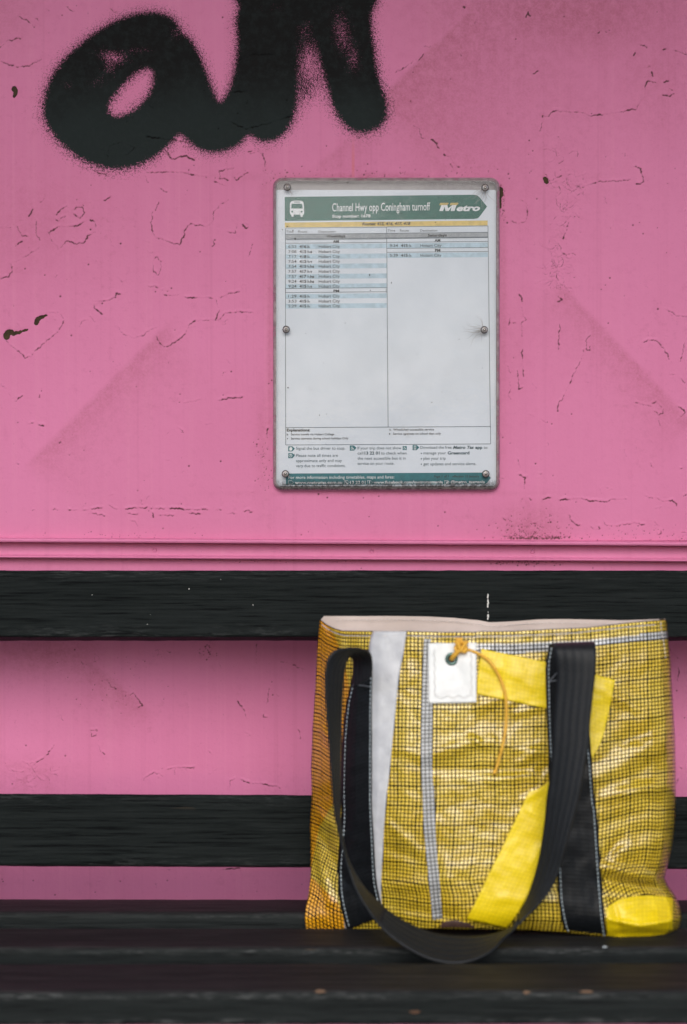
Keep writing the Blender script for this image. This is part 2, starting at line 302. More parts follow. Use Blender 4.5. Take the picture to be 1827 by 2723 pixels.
# ---------------------------------------------------------------- wall material
def wall_material():
    n = N('pink_wall_paint')
    P = n.pos(); c1 = (0.600, 0.152, 0.300)
    big = n.noise(P, 2.3, 4, .55); med = n.noise(P, 14, 4, .6)
    streak = n.noise(n.pos((90, 1, 1.2)), 1.0, 3, .6); hstreak = n.noise(n.pos((2.5, 1, 120)), 1.0, 2, .5)
    col = n.mix(n.ramp(big, .3, .7), (0.610, 0.182, 0.335), (0.675, 0.212, 0.386))
    col = n.mix(n.ramp(streak, .52, .78, 0, .34), col, (0.70, 0.25, 0.40))
    col = n.mix(n.ramp(streak, .45, .22, 0, .26), col, (0.45, 0.12, 0.22))
    col = n.mix(n.ramp(hstreak, .6, .8, 0, .10), col, (0.66, 0.22, 0.38))
    fine = n.noise(P, 420, 3, .7); mid = n.noise(P, 110, 4, .7)
    g = n.math('MULTIPLY', n.ramp(med, .45, .8, .1, .6), n.ramp(mid, .5, .72))
    col = n.mix(n.math('MULTIPLY', g, .5), col, (0.32, 0.085, 0.13))
    sp = n.ramp(fine, .66, .74); col = n.mix(n.math('MULTIPLY', sp, .35), col, (0.25, 0.06, 0.10))
    d = n.attr('dirt_shade')
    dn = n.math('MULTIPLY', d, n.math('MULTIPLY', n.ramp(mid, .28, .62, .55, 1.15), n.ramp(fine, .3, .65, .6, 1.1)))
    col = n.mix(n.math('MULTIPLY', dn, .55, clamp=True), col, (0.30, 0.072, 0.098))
    # spray paint: solid core, grainy edge
    s = n.attr('spray')
    f1 = n.noise(P, 950, 2, .6); f2 = n.noise(P, 420, 2, .6)
    th = n.math('ADD', n.math('MULTIPLY', f1, .65), n.math('MULTIPLY', f2, .35))
    v = n.math('ADD', s, n.math('MULTIPLY', n.math('SUBTRACT', th, .5), 1.9))
    mask = n.ramp(v, .24, .70)
    mask = n.math('MULTIPLY', mask, n.ramp(s, .03, .28))
    core = n.ramp(s, .72, .98); mask = n.math('MAXIMUM', mask, core)
    z = n.sep(P)[2]
    blk = n.mix(n.ramp(n.math('ADD', z, n.math('MULTIPLY', n.math('ADD', med, big), .10)), 1.32, 1.40), (0.0165, 0.0225, 0.0225), (0.0075, 0.0075, 0.008))  # reflection gradient painted in: letters blacker higher up, greener lower down
    blk = n.mix(n.ramp(mid, .4, .7, 0, .5), blk, (0.024, 0.030, 0.030))
    col = n.mix(mask, col, blk)
    c = n.attr('crack'); cc = n.mix(mask, (0.085, 0.032, 0.036), (0.006, 0.006, 0.006))
    col = n.mix(n.ramp(c, .10, .75, 0, .93), col, cc)
    ch = n.attr('chip'); col = n.mix(n.ramp(ch, .45, .6), col, n.mix(n.ramp(mid, .4, .6), (0.030, 0.016, 0.008), (0.055, 0.035, 0.014)))
    # rust weep above the sign
    x = n.sep(P)[0]
    rw = n.math('MULTIPLY', n.ramp(n.math('ABSOLUTE', n.math('ADD', x, -0.0103)), .0005, .0024, 1, 0), n.math('MULTIPLY', n.ramp(z, 1.17, 1.185), n.ramp(z, 1.225, 1.19)))
    col = n.mix(n.math('MULTIPLY', rw, .35), col, (0.65, 0.16, 0.10))
    n.base(col); n.rough(n.ramp(mid, .3, .7, .42, .58)); n.link(n.ramp(mask, 0, 1, .12, .03), n.b.inputs['Specular IOR Level'])
    h = n.math('ADD', n.math('MULTIPLY', n.noise(P, 60, 5, .62), 1.0), n.math('MULTIPLY', fine, .12))
    h = n.math('ADD', h, n.math('MULTIPLY', streak, .2))
    n.bump(h, .45, .0012)
    return n.m
M_wall = wall_material()

def wall_sheet(name, zlo, zhi, parent, yb=0.0, xfine=0.385, ft=0.004, yfun=None):
    fx = np.arange(round((-0.385 / .0004 + CX - X0) / ST), round((0.385 / .0004 + CX - X0) / ST) + 1) * ST + X0
    fx = (fx[(fx >= X0) & (fx <= X0 + ST * (NW - 1))] - CX) * .0004
    xs = np.concatenate([np.linspace(-1.25, fx[0], 12)[:-1], fx, np.linspace(fx[-1], 1.25, 12)[1:]])
    zf = CZ - (np.arange(NH) * ST + Y0 - CY) * .0004; zf = zf[(zf > zlo + 1e-5) & (zf < zhi - 1e-5)][::-1]
    parts = [np.array([zlo])]
    if len(zf):
        if zf[0] - zlo > .03: parts.append(np.linspace(zlo, zf[0], 10)[1:-1])
        parts.append(zf)
        if zhi - zf[-1] > .03: parts.append(np.linspace(zf[-1], zhi, 12)[1:-1])
    parts.append(np.array([zhi])); zs = np.concatenate(parts)
    nx, nz = len(xs), len(zs); XX, ZZ = np.meshgrid(xs, zs)
    pi = np.clip(np.round((XX / .0004 + CX - X0) / ST).astype(int), 0, NW - 1); pj = np.clip(np.round(((CZ - ZZ) / .0004 + CY - Y0) / ST).astype(int), 0, NH - 1)
    inside = (np.abs(XX) < .39) & (ZZ < CZ + .555) & (ZZ > CZ - .56)
    A = {k: np.where(inside, a[pj, pi], 0).astype(np.float32) for k, a in (('crack', crack), ('dirt_shade', dirt_shade), ('spray', spray), ('chip', chip))}
    A['dirt_shade'] = np.where(ZZ > CZ + .545, 0.5, A['dirt_shade']).astype(np.float32)
    lp = np.where(inside, lip[pj, pi], 0)
    YY = yb - (0.00075 * lp - 0.0006 * A['crack'] - 0.0006 * (A['chip'] > .5))
    YY = YY + 0.0006 * np.sin(XX * 9 + 1) * np.sin(ZZ * 7)
    if yfun is not None: YY = YY + yfun(ZZ, XX)
    V = np.stack([XX, YY, ZZ], -1).reshape(-1, 3)
    # back rim so that the sheet has thickness
    i = np.arange((nz - 1) * (nx - 1)); r = i // (nx - 1); c = i % (nx - 1); a = r * nx + c
    F = np.stack([a, a + 1, a + nx + 1, a + nx], -1)
    bx = [(0, 0), (nx - 1, 0), (nx - 1, nz - 1), (0, nz - 1)]
    me = bpy.data.meshes.new(name)
    b0 = len(V); back = np.array([[xs[0], yb + ft, zs[0]], [xs[-1], yb + ft, zs[0]], [xs[-1], yb + ft, zs[-1]], [xs[0], yb + ft, zs[-1]]])
    V = np.vstack([V, back])
    extra = [[b0, b0 + 3, b0 + 2, b0 + 1]]
    loops = [np.arange(nx), None]
    low = list(range(nx)); top = list(range((nz - 1) * nx, nz * nx)); left = [k * nx for k in range(nz)]; right = [k * nx + nx - 1 for k in range(nz)]
    polys = [[b0, b0 + 1] + low[::-1], [b0 + 2, b0 + 3] + top, [b0 + 3, b0] + left, [b0 + 1, b0 + 2] + right[::-1]]
    nl = F.size + 4 + sum(len(p) for p in polys)
    allf = np.concatenate([F.ravel(), np.array(extra[0])] + [np.array(p) for p in polys]).astype(np.int32)
    tot = np.concatenate([np.full(len(F) + 1, 4), np.array([len(p) for p in polys])]).astype(np.int32)
    st = np.concatenate([[0], np.cumsum(tot)[:-1]]).astype(np.int32)
    me.vertices.add(len(V)); me.vertices.foreach_set('co', V.astype(np.float32).ravel())
    me.loops.add(nl); me.loops.foreach_set('vertex_index', allf)
    me.polygons.add(len(tot)); me.polygons.foreach_set('loop_start', st)
    try: me.polygons.foreach_set('loop_total', tot)
    except Exception: pass
    sm = np.ones(len(tot), bool); sm[len(F):] = False
    me.polygons.foreach_set('use_smooth', sm)
    me.update(calc_edges=True)
    for k, a in A.items():
        at_ = me.attributes.new(k, 'FLOAT', 'POINT'); at_.data.foreach_set('value', np.concatenate([a.ravel(), np.zeros(4, np.float32)]))
    me.materials.append(M_wall)
    o = bpy.data.objects.new(name, me); COL.objects.link(o); o.parent = parent; return o

shelter = empty('bus_shelter', 'pink painted shelter wall with black spray letters, flaking paint and an unseen canopy added above the bench', 'bus shelter')
Zr = lambda row: CZ - (row - CY) * .0004
SLP = 0.0055
wall_sheet('upper_panel', Zr(1438), 2.05, shelter)
# lower panel lies a little further back
wall_sheet('lower_panel', 0.0, Zr(1478), shelter, yb=0.0080)
# trim: two stepped strips between the panels
def trim(name, prof, mat=M_wall):
    xs = np.linspace(-1.25, 1.25, 181); V = []; F = []; m = len(prof)
    for x in xs:
        w = 0.0004 * noise.noise(Vector((x * 3, 2, 5))) + 0.0002 * noise.noise(Vector((x * 30, 2, 5)))
        for (y, row) in prof: V.append((x, y + w, Zr(row) - SLP * x + w * .6))
    for i in range(len(xs) - 1):
        for j in range(m):
            a = i * m + j; b = i * m + (j + 1) % m; F.append((a, a + m, b + m, b))
    F.append(tuple(range(m))); F.append(tuple(range(len(V) - m, len(V)))[::-1])
    o = mesh_obj(name, V, F, mat, shelter, smooth=False)
    return o
trim('trim_moulding', [(0.007, 1430.0), (-0.0010, 1434.8), (-0.0088, 1435.6), (-0.0104, 1437.5), (-0.0108, 1441.5), (-0.0100, 1445.2), (-0.0080, 1446.2), (0.006, 1446.6)])
trim('trim_strip', [(0.009, 1444), (0.0050, 1444), (0.0040, 1450), (0.0020, 1478), (0.0004, 1481), (-0.0020, 1483), (-0.0028, 1486), (-0.0016, 1488.5), (0.004, 1489), (0.009, 1489)])
def ring(name, cx, row, r, y, par):
    V = []; F = []
    for i in range(24):
        a = 2 * math.pi * i / 24
        for j in range(6):
            b = 2 * math.pi * j / 6; rr = r + .0005 * math.cos(b)
            V.append(((cx - CX) * .0004 + rr * math.cos(a), y + .0006 * math.sin(b), Zr(row) + rr * math.sin(a)))
    for i in range(24):
        for j in range(6): F.append((i * 6 + j, ((i + 1) % 24) * 6 + j, ((i + 1) % 24) * 6 + (j + 1) % 6, i * 6 + (j + 1) % 6))
    V.append(((cx - CX) * .0004, y - .0006, Zr(row))); c = len(V) - 1
    for i in range(24): F.append((c, i * 6, ((i + 1) % 24) * 6))
    return mesh_obj(name, V, F, M_wall, par)
for cx, row in ((410, 1463), (988, 1466), (1417, 1466)): ring('rivet', cx, row, .0021, 0.0026, shelter)
# unseen canopy with posts, added to block overhead sky and darken the upper wall
M_dark = flat_mat('roof_sheet_paint', (0.10, 0.10, 0.105), .6)
def box(name, x0, x1, y0, y1, z0, z1, mat, parent, bev=0.0):
    V = [(x, y, z) for x in (x0, x1) for y in (y0, y1) for z in (z0, z1)]
    F = [(0, 1, 3, 2), (4, 6, 7, 5), (0, 4, 5, 1), (2, 3, 7, 6), (0, 2, 6, 4), (1, 5, 7, 3)]
    o = mesh_obj(name, V, F, mat, parent, smooth=False)
    if bev:
        b = o.modifiers.new('bevel', 'BEVEL'); b.width = bev; b.segments = 2
    return o
for sx in (-1.35, 1.35): box('roof_post', sx - .04, sx + .04, -1.24, -1.16, 0, 2.048, M_dark, shelter, .004)
box('unseen_roof', -1.45, 1.45, -1.30, 0.15, 2.052, 2.13, M_dark, shelter, .006)

# ground
def ground():
    n = N('worn_concrete'); P = n.pos()
    a = n.noise(P, 3, 6, .6); b = n.noise(P, 140, 4, .7)
    col = n.mix(n.ramp(a, .3, .7), (0.19, 0.19, 0.185), (0.28, 0.28, 0.275)); col = n.mix(n.ramp(b, .5, .75, 0, .5), col, (0.13, 0.12, 0.11))
    n.base(col); n.rough(.9); n.bump(b, .5, .002)
    V = []; F = []; m = 41
    cs = np.sign(np.linspace(-1, 1, m)) * np.abs(np.linspace(-1, 1, m)) ** 3 * 200
    for y in cs:
        for x in cs: V.append((x, y, 0.0 + (0.0 if abs(x) < 6 and abs(y) < 6 else 0.05 * noise.noise(Vector((x * .1, y * .1, 0))) - .03)))
    for j in range(m - 1):
        for i in range(m - 1): a_ = j * m + i; F.append((a_, a_ + 1, a_ + m + 1, a_ + m))
    o = mesh_obj('ground', V, F, n.m); o['kind'] = 'structure'; o.location.z = -0.004
ground()

# ---------------------------------------------------------------- bench
def wood(name, top=False):
    n = N(name)
    oi = n.t.nodes.new('ShaderNodeObjectInfo')
    tc = n.t.nodes.new('ShaderNodeTexCoord'); ad = n.t.nodes.new('ShaderNodeVectorMath'); ad.operation = 'ADD'
    n.link(tc.outputs['Object'], ad.inputs[0]); cmb = n.t.nodes.new('ShaderNodeCombineXYZ')
    n.link(n.math('MULTIPLY', oi.outputs['Random'], 7.0), cmb.inputs[0]); n.link(n.math('MULTIPLY', oi.outputs['Random'], 3.0), cmb.inputs[2]); n.link(cmb.outputs[0], ad.inputs[1])
    def mp(s):
        m = n.t.nodes.new('ShaderNodeMapping'); n.link(ad.outputs[0], m.inputs[0]); m.inputs['Scale'].default_value = s; return m.outputs[0]
    g = n.noise(mp((14, 430, 430)), 1, 6, .66, .12); g2 = n.noise(mp((40, 1100, 1100)), 1, 3, .6); lf = n.noise(mp((3, 30, 30)), 1, 4, .6)
    sc = n.noise(mp((60, 700, 700)), 1, 3, .8); pt = n.noise(mp((9, 60, 60)), 1, 5, .7)
    col = n.mix(n.ramp(lf, .3, .75), (0.0050, 0.0072, 0.0070), (0.0092, 0.0120, 0.0120))
    col = n.mix(n.ramp(g, .35, .7, 0, .45), col, (0.019, 0.0235, 0.0235))
    col = n.mix(n.ramp(g, .46, .34, 0, .9), col, (0.002, 0.0025, 0.003))
    # dusty scuffs
    col = n.mix(n.math('MULTIPLY', n.ramp(sc, .68, .80), n.ramp(pt, .45, .7, 0, .6)), col, (0.10, 0.105, 0.10))
    e = n.attr('edge')
    em = n.math('MULTIPLY', e, n.math('MULTIPLY', n.ramp(n.noise(mp((60, 400, 400)), 1, 5, .75), .46, .66), n.ramp(pt, .35, .62)))
    col = n.mix(n.math('MULTIPLY', em, .5, clamp=True), col, (0.12, 0.125, 0.125))
    bare = n.math('MULTIPLY', e, n.ramp(n.noise(mp((9, 60, 60)), 1.3, 3, .6), .70, .74)); col = n.mix(n.math('MULTIPLY', bare, .6), col, (0.30, 0.19, 0.10))
    if top:
        ge = n.t.nodes.new('ShaderNodeNewGeometry'); up = n.ramp(n.sep(ge.outputs['Normal'])[2], .5, .9)
        tcx = n.noise(mp((2.5, 50, 50)), 1, 5, .65)
        col = n.mix(n.math('MULTIPLY', up, n.ramp(tcx, .3, .7, .25, .95)), col, (0.0150, 0.0140, 0.0150))
        col = n.mix(n.math('MULTIPLY', up, n.math('MULTIPLY', n.ramp(g, .5, .68), .5)), col, (0.046, 0.042, 0.042))
    n.base(col); n.rough(n.ramp(g, .3, .7, .66, .5)); n.b.inputs['Specular IOR Level'].default_value = (.16 if top else .05)
    h = n.math('ADD', g, n.math('MULTIPLY', g2, .35)); n.bump(h, .75, .0011)
    return n.m
M_wood = wood('black_painted_wood'); M_seat = wood('worn_black_seat_wood', True)
M_iron = flat_mat('black_bench_iron', (0.02, 0.02, 0.021), .5, .6)

def slat(name, cx, cy, cz, w, t, ang, mat, parent, L=2.3, slope=0.0, r=0.004, wear=1.0):
    """plank along x; w across (local a), t thick (local b); ang = lean; rounded profile, slightly wavy arrises"""
    prof = []; h, k = w / 2, t / 2
    for (sx, sy, a0) in ((1, 1, 0), (-1, 1, 90), (-1, -1, 180), (1, -1, 270)):
        for q in range(4):
            a = math.radians(a0 + 30 * q); prof.append((sx * (h - r) + r * math.cos(a), sy * (k - r) + r * math.sin(a), 1.0))
    P2 = []
    for i in range(len(prof)):
        a = prof[i]; b = prof[(i + 1) % len(prof)]; d = math.hypot(a[0] - b[0], a[1] - b[1]); P2.append(a)
        if d > .01:
            for q in (0.06, .2, .4, .6, .8, .94): P2.append((a[0] + (b[0] - a[0]) * q, a[1] + (b[1] - a[1]) * q, 0.5 if q in (.06, .94) else 0.0))
    m = len(P2)
    xs = np.concatenate([np.linspace(-L / 2, -.44, 20)[:-1], np.linspace(-.44, .44, 260), np.linspace(.44, L / 2, 20)[1:]])
    V = []; F = []; E = []; ca, sa = math.cos(ang), math.sin(ang); sd = cx * 3 + cz * 17 + cy * 5
    for x in xs:
        nn = noise.noise(Vector((x * 2.1, sd, 1))) * .0006
        for (a, b, e) in P2:
            nz = noise.noise(Vector((x * 60, a * 300, b * 300 + sd))) * .0002 * (1 + e) + noise.noise(Vector((x * 14, a * 80, b * 80 + sd))) * .00018
            ll = math.hypot(a, b) + 1e-6; a2 = a + a / ll * nz + nn; b2 = b + b / ll * nz
            V.append((x, cy + a2 * sa + b2 * ca * -1, cz + a2 * ca - slope * x + b2 * sa)) ; E.append(e * wear)
    for i in range(len(xs) - 1):
        for j in range(m):
            p = i * m + j; q = i * m + (j + 1) % m; F.append((p, q, q + m, p + m))
    F.append(tuple(range(m))[::-1]); F.append(tuple(range(len(V) - m, len(V))))
    o = mesh_obj(name, V, F, mat, parent)
    at_ = o.data.attributes.new('edge', 'FLOAT', 'POINT'); at_.data.foreach_set('value', E)
    return o
bench = empty('bench', 'black painted wooden slatted bench against the pink shelter wall', 'bench')
def yz(row, d): p = at(CX, row, d); return p[1], p[2]
# backrest: local a runs up the slat (z), leaning back; front face toward the camera
lean = math.radians(14.5)
def back_slat(row0, row1, dtop, dbot, t, slope):
    y0, z0 = yz(row0, dtop); y1, z1 = yz(row1, dbot)
    a = math.atan2(y0 - y1, z0 - z1); w = math.hypot(y0 - y1, z0 - z1)
    fy, fz = (y0 + y1) / 2, (z0 + z1) / 2
    return slat('backrest_slat', 0, fy + t / 2 * math.cos(a), fz - t / 2 * math.sin(a), w, t, a, M_wood, bench, slope=slope, r=.0028, wear=.55)
back_slat(1515, 1693, 1.512, 1.494, .024, 0.0); back_slat(2114, 2305, 1.458, 1.440, .024, .0045)
def seat_slat(rr, dr, rf, df, t, slope=0.0, wear=1.0):
    y0, z0 = yz(rr, dr); y1, z1 = yz(rf, df)          # rear top, front top
    a = math.atan2(y1 - y0, z1 - z0); w = math.hypot(y0 - y1, z0 - z1)
    # direction along the slat from rear to front = (sin a, cos a); down = rotate
    dy, dz = math.sin(a), math.cos(a); ny, nz_ = (dz, -dy)
    if nz_ > 0: ny, nz_ = -ny, -nz_
    return slat('seat_slat', 0, (y0 + y1) / 2 + ny * t / 2, (z0 + z1) / 2 + nz_ * t / 2, w, t, a, M_seat, bench, slope=slope, r=.0045, wear=wear)
seat_slat(2390, 1.437, 2427, 1.370, .028, .001, .5); seat_slat(2466, 1.335, 2520, 1.270, .028, 0, .9); seat_slat(2559, 1.236, 2638, 1.165, .0268, -.0014, 1.3)
# iron end frames (outside the photo's edges) carrying the slats
for sx in (-.95, .95):
    pf = [(-.435, 0), (-.435, .415), (-.17, .418), (-.15, .80), (-.112, .80), (-.125, .418), (-.11, 0), (-.15, 0), (-.16, .38), (-.395, .38), (-.395, 0)]
    V = [(sx - .02, y, z) for y, z in pf] + [(sx + .02, y, z) for y, z in pf]; m = len(pf)
    F = [(i, (i + 1) % m, (i + 1) % m + m, i + m) for i in range(m)] + [tuple(range(m))[::-1], tuple(range(m, 2 * m))]
    mesh_obj('leg_frame', V, F, M_iron, bench, smooth=False)
# white paint marks and worn wood spots on the slats (flecks of paint)
def fleck(pts, d, mat, r=.0006, par=None, name='paint_fleck'):
    P = [Vector(at(x, y, d)) for x, y in pts]; V = []; F = []
    for i, p in enumerate(P):
        w = r * random.uniform(.6, 1.4)
        for k in range(6): a = k * math.pi / 3; V.append((p.x + w * math.cos(a), p.y - .00025 * (1 + math.sin(a * 2)), p.z + w * 1.6 * math.sin(a)))
        b = i * 6; F.append(tuple(range(b, b + 6)))
    return mesh_obj(name, V, F, mat, par, smooth=False)
M_fleck = flat_mat('white_paint', (0.62, 0.62, 0.60), .6)
def bdepth(row): return 1.512 + (row - 1515) / (1693 - 1515) * (1.494 - 1.512) - .0004
pts = [(1298, 1583), (1297, 1588), (1298, 1598), (1297, 1606), (1299, 1603), (1297, 1612), (1298, 1628), (1298, 1637), (1299, 1640), (1297, 1645)]
for (x, y) in pts + [(245, 1582), (400, 1634), (587, 1541), (503, 1566), (392, 1660), (673, 1609)]:
    p = at(x, y, bdepth(y) - .0003); w = random.uniform(.0004, .0011) * (1 if 1290 < x < 1305 else .5); h = w * random.uniform(1.2, 2.4); V = []; F = []; b = 0
    for k in range(7): a = k * math.tau / 7; V.append((p[0] + w * math.cos(a) * random.uniform(.6, 1), p[1], p[2] + h * math.sin(a) * random.uniform(.6, 1)))
    F.append(tuple(range(b, b + 7)))
    mesh_obj('paint_fleck', V, F, M_fleck, bench, smooth=False)

def seat_patch(name, cx, cy, rx, ry, d, mat, up=0.0, n=22):
    V = []
    for k in range(n):
        a = k * math.tau / n; f = 1 + .45 * nz0(k * .9, cx); V.append((cx + rx * f * math.cos(a), cy + ry * f * math.sin(a)))
    P = []
    for x, y in V:
        dd = d(y) if callable(d) else d; p = at(x, y, dd); P.append((p[0], p[1], p[2] + up))
    mesh_obj(name, P, [tuple(range(n))], mat, bench, smooth=False)
def nz0(a, b): return noise.noise(Vector((a, b * .37, 2.2)))
d3 = lambda y: 1.236 + (y - 2559) / 79 * (1.165 - 1.236) - .0006
M_bare = flat_mat('bare_scuffed_wood', (0.17, 0.10, 0.06), .8); M_knot = flat_mat('brown_knot', (0.085, 0.040, 0.020), .8); M_scr = flat_mat('white_scuff', (0.30, 0.33, 0.35), .7)
seat_patch('paint_scuff', 1443, 2581, 28, 3.6, d3, M_scr); seat_patch('worn_spot', 852, 2636, 15, 4, 1.1640, M_bare); seat_patch('wood_knot', 1103, 2691, 15, 4.5, 1.1636, M_knot); seat_patch('worn_spot', 1560, 2637, 18, 3, 1.1640, M_bare); seat_patch('worn_spot', 1400, 2639, 8, 4, 1.1640, M_bare)
seat_patch('worn_spot', 1608, 2518, 7, 3, 1.2695, M_scr)

# ---------------------------------------------------------------- timetable sign
sign = empty('timetable_sign', 'framed white bus timetable under clear plastic screwed to the pink wall', 'sign')
DP = 1.5972
def Z1(x, y): return (700 + x * .4209, 450 + y * .4209)
def Z2(x, y): return (700 + x * .4209, 1100 + y * .4209)
def slope_at(py): return -0.0108 + 0.0068 * min(1, max(0, (py - 520) / 760))
def rrect(x0, y0, x1, y1, r, n=8, skew=0.0):
    P = []
    for (cx, cy, a0) in ((x1 - r, y0 + r, -90), (x1 - r, y1 - r, 0), (x0 + r, y1 - r, 90), (x0 + r, y0 + r, 180)):
        for q in range(n + 1):
            a = math.radians(a0 + 90 * q / n); P.append((cx + r * math.cos(a), cy + r * math.sin(a)))
    return P
def loopsmesh(name, rings, mat, cap=True, parent=sign, smooth=True):
    V = []; F = []; m = len(rings[0][0])
    for P, d in rings: V += [at(x, y, d) for x, y in P]
    for i in range(len(rings) - 1):
        for j in range(m): F.append((i * m + j, i * m + (j + 1) % m, (i + 1) * m + (j + 1) % m, (i + 1) * m + j))
    if cap: F.append(tuple((len(rings) - 1) * m + j for j in range(m)))
    return mesh_obj(name, V, F, mat, parent, smooth)
# materials
def m_rim():
    n = N('cloudy_plastic_rim'); P = n.pos()
    a = n.noise(P, 60, 5, .7); b = n.noise(P, 500, 3, .7)
    z = n.sep(P)[2]
    low = n.ramp(z, Zr(1280), Zr(1300))
    col = n.mix(n.ramp(a, .35, .65), (0.24, 0.21, 0.205), (0.36, 0.31, 0.31)); col = n.mix(n.math('MULTIPLY', low, n.ramp(b, .35, .6, .5, 1)), col, (0.05, 0.04, 0.04))
    col = n.mix(n.ramp(b, .62, .75, 0, .6), col, (0.06, 0.05, 0.05))
    n.base(col); n.rough(.28); n.b.inputs['Coat Weight'].default_value = .5
    tr_ = n.t.nodes.new('ShaderNodeBsdfTransparent'); tr_.inputs[0].default_value = (.9, .86, .87, 1)
    mx = n.t.nodes.new('ShaderNodeMixShader'); n.link(n.ramp(n.math('ADD', a, n.math('MULTIPLY', low, .2)), .3, .7, .45, .8), mx.inputs[0])
    n.link(tr_.outputs[0], mx.inputs[1]); n.link(n.b.outputs[0], mx.inputs[2]); n.link(mx.outputs[0], n.out.inputs[0]); return n.m
def m_clear():
    n = N('clear_scratched_plastic'); P = n.pos()
    tr_ = n.t.nodes.new('ShaderNodeBsdfTransparent'); tr_.inputs[0].default_value = (.98, .985, .99, 1)
    gl = n.t.nodes.new('ShaderNodeBsdfGlossy'); gl.inputs['Roughness'].default_value = .10
    h = n.noise(P, 24, 4, .6); bp = n.t.nodes.new('ShaderNodeBump'); bp.inputs['Strength'].default_value = .3; bp.inputs['Distance'].default_value = .002
    n.link(h, bp.inputs['Height']); n.link(bp.outputs[0], gl.inputs['Normal'])
    fr = n.t.nodes.new('ShaderNodeFresnel'); fr.inputs[0].default_value = 1.45
    mx = n.t.nodes.new('ShaderNodeMixShader'); n.link(n.math('MULTIPLY', fr.outputs[0], .65), mx.inputs[0]); n.link(tr_.outputs[0], mx.inputs[1]); n.link(gl.outputs[0], mx.inputs[2])
    # haze of scuffs and grime
    df = n.t.nodes.new('ShaderNodeBsdfDiffuse'); df.inputs[0].default_value = (.42, .40, .38, 1)
    s = n.noise(P, 90, 6, .75, .6); s2 = n.noise(P, 9, 4, .6)
    wv = n.noise(n.pos((30, 1, 300)), 1, 3, .7, 1.5)
    z = n.sep(P)[2]; low = n.math('MULTIPLY', n.ramp(z, Zr(1268), Zr(1296)), n.ramp(n.noise(P, 300, 4, .75), .35, .6))
    f = n.math('ADD', n.math('MULTIPLY', n.ramp(s, .60, .76), n.ramp(s2, .45, .7, 0, .35)), n.math('MULTIPLY', n.ramp(wv, .70, .78), .12))
    m2 = n.t.nodes.new('ShaderNodeMixShader'); n.link(f, m2.inputs[0]); n.link(mx.outputs[0], m2.inputs[1]); n.link(df.outputs[0], m2.inputs[2])
    dk = n.t.nodes.new('ShaderNodeBsdfDiffuse'); dk.inputs[0].default_value = (.05, .042, .04, 1)
    m3 = n.t.nodes.new('ShaderNodeMixShader'); n.link(n.math('MULTIPLY', low, .85), m3.inputs[0]); n.link(m2.outputs[0], m3.inputs[1]); n.link(dk.outputs[0], m3.inputs[2])
    n.link(m3.outputs[0], n.out.inputs[0]); return n.m
def m_paper():
    n = N('printed_paper'); P = n.pos(); a = n.noise(P, 16, 5, .6); b = n.noise(P, 160, 4, .7)
    col = n.mix(n.ramp(a, .3, .7), (0.565, 0.605, 0.655), (0.635, 0.67, 0.72)); col = n.mix(n.ramp(b, .62, .8, 0, .25), col, (0.42, .40, .37))
    n.base(col); n.rough(.6); n.bump(a, .25, .003); return n.m
M_rim, M_clear, M_paper = m_rim(), m_clear(), m_paper()
outl = lambda g, r: rrect(726 + g, 472 + g, 1329 - g, 1305 - g, r)
loopsmesh('cover_rim', [(outl(0, 25), 1.5995), (outl(0, 25), 1.5965), (outl(1.0, 24.5), 1.5945), (outl(3.5, 23), 1.5928), (outl(6.5, 21), 1.5922), (outl(9.0, 19), 1.5920)], M_rim, cap=False)
loopsmesh('cover_sheet', [(outl(9.0, 19), 1.5921), (outl(11, 17), 1.5920)], M_clear)
def quadpx(P, d): return [at(x, y, d) for x, y in P]
loopsmesh('backing_board', [(rrect(733, 480, 1321, 1299, 16), 1.5996), (rrect(733, 480, 1321, 1299, 16), 1.5988)], flat_mat('grey_backing_plastic', (0.27, 0.245, 0.245), .5), smooth=False)
paper = loopsmesh('paper', [(rrect(734, 505, 1319, 1293, 5), 1.5985), (rrect(734, 505, 1319, 1293, 5), DP)], M_paper, smooth=False)
# printing
groups = {}; TAG = ['table_lines']
def grp(key): return groups.setdefault(TAG[0], ([], [], []))
def addpoly(key, P, layer):
    V, F, K_ = grp(key); K_.append(key)
    b = len(V); V += [at(x, y, DP - .00008 * (layer + 1)) for x, y in P]; F.append(tuple(range(b, b + len(P))))
def rect(key, Z, x0, y0, x1, y1, layer=0, skew=True):
    a = Z(x0, y0); b = Z(x1, y1); s = slope_at(a[1]) if skew else 0; dx = (b[0] - a[0]) * s
    addpoly(key, [(a[0], a[1]), (b[0], a[1] + dx), (b[0], b[1] + dx), (a[0], b[1])], layer)
def hline(key, Z, x0, x1, y, w=1.3, layer=3):
    a = Z(x0, y); b = Z(x1, y); dx = (b[0] - a[0]) * slope_at(a[1]); addpoly(key, [(a[0], a[1] - w / 2), (b[0], a[1] + dx - w / 2), (b[0], a[1] + dx + w / 2), (a[0], a[1] + w / 2)], layer)
def vline(key, a, b, w=1.3, layer=3):
    addpoly(key, [(a[0] - w / 2, a[1]), (a[0] + w / 2, a[1]), (b[0] + w / 2, b[1]), (b[0] - w / 2, b[1])], layer)
CAP = [None]
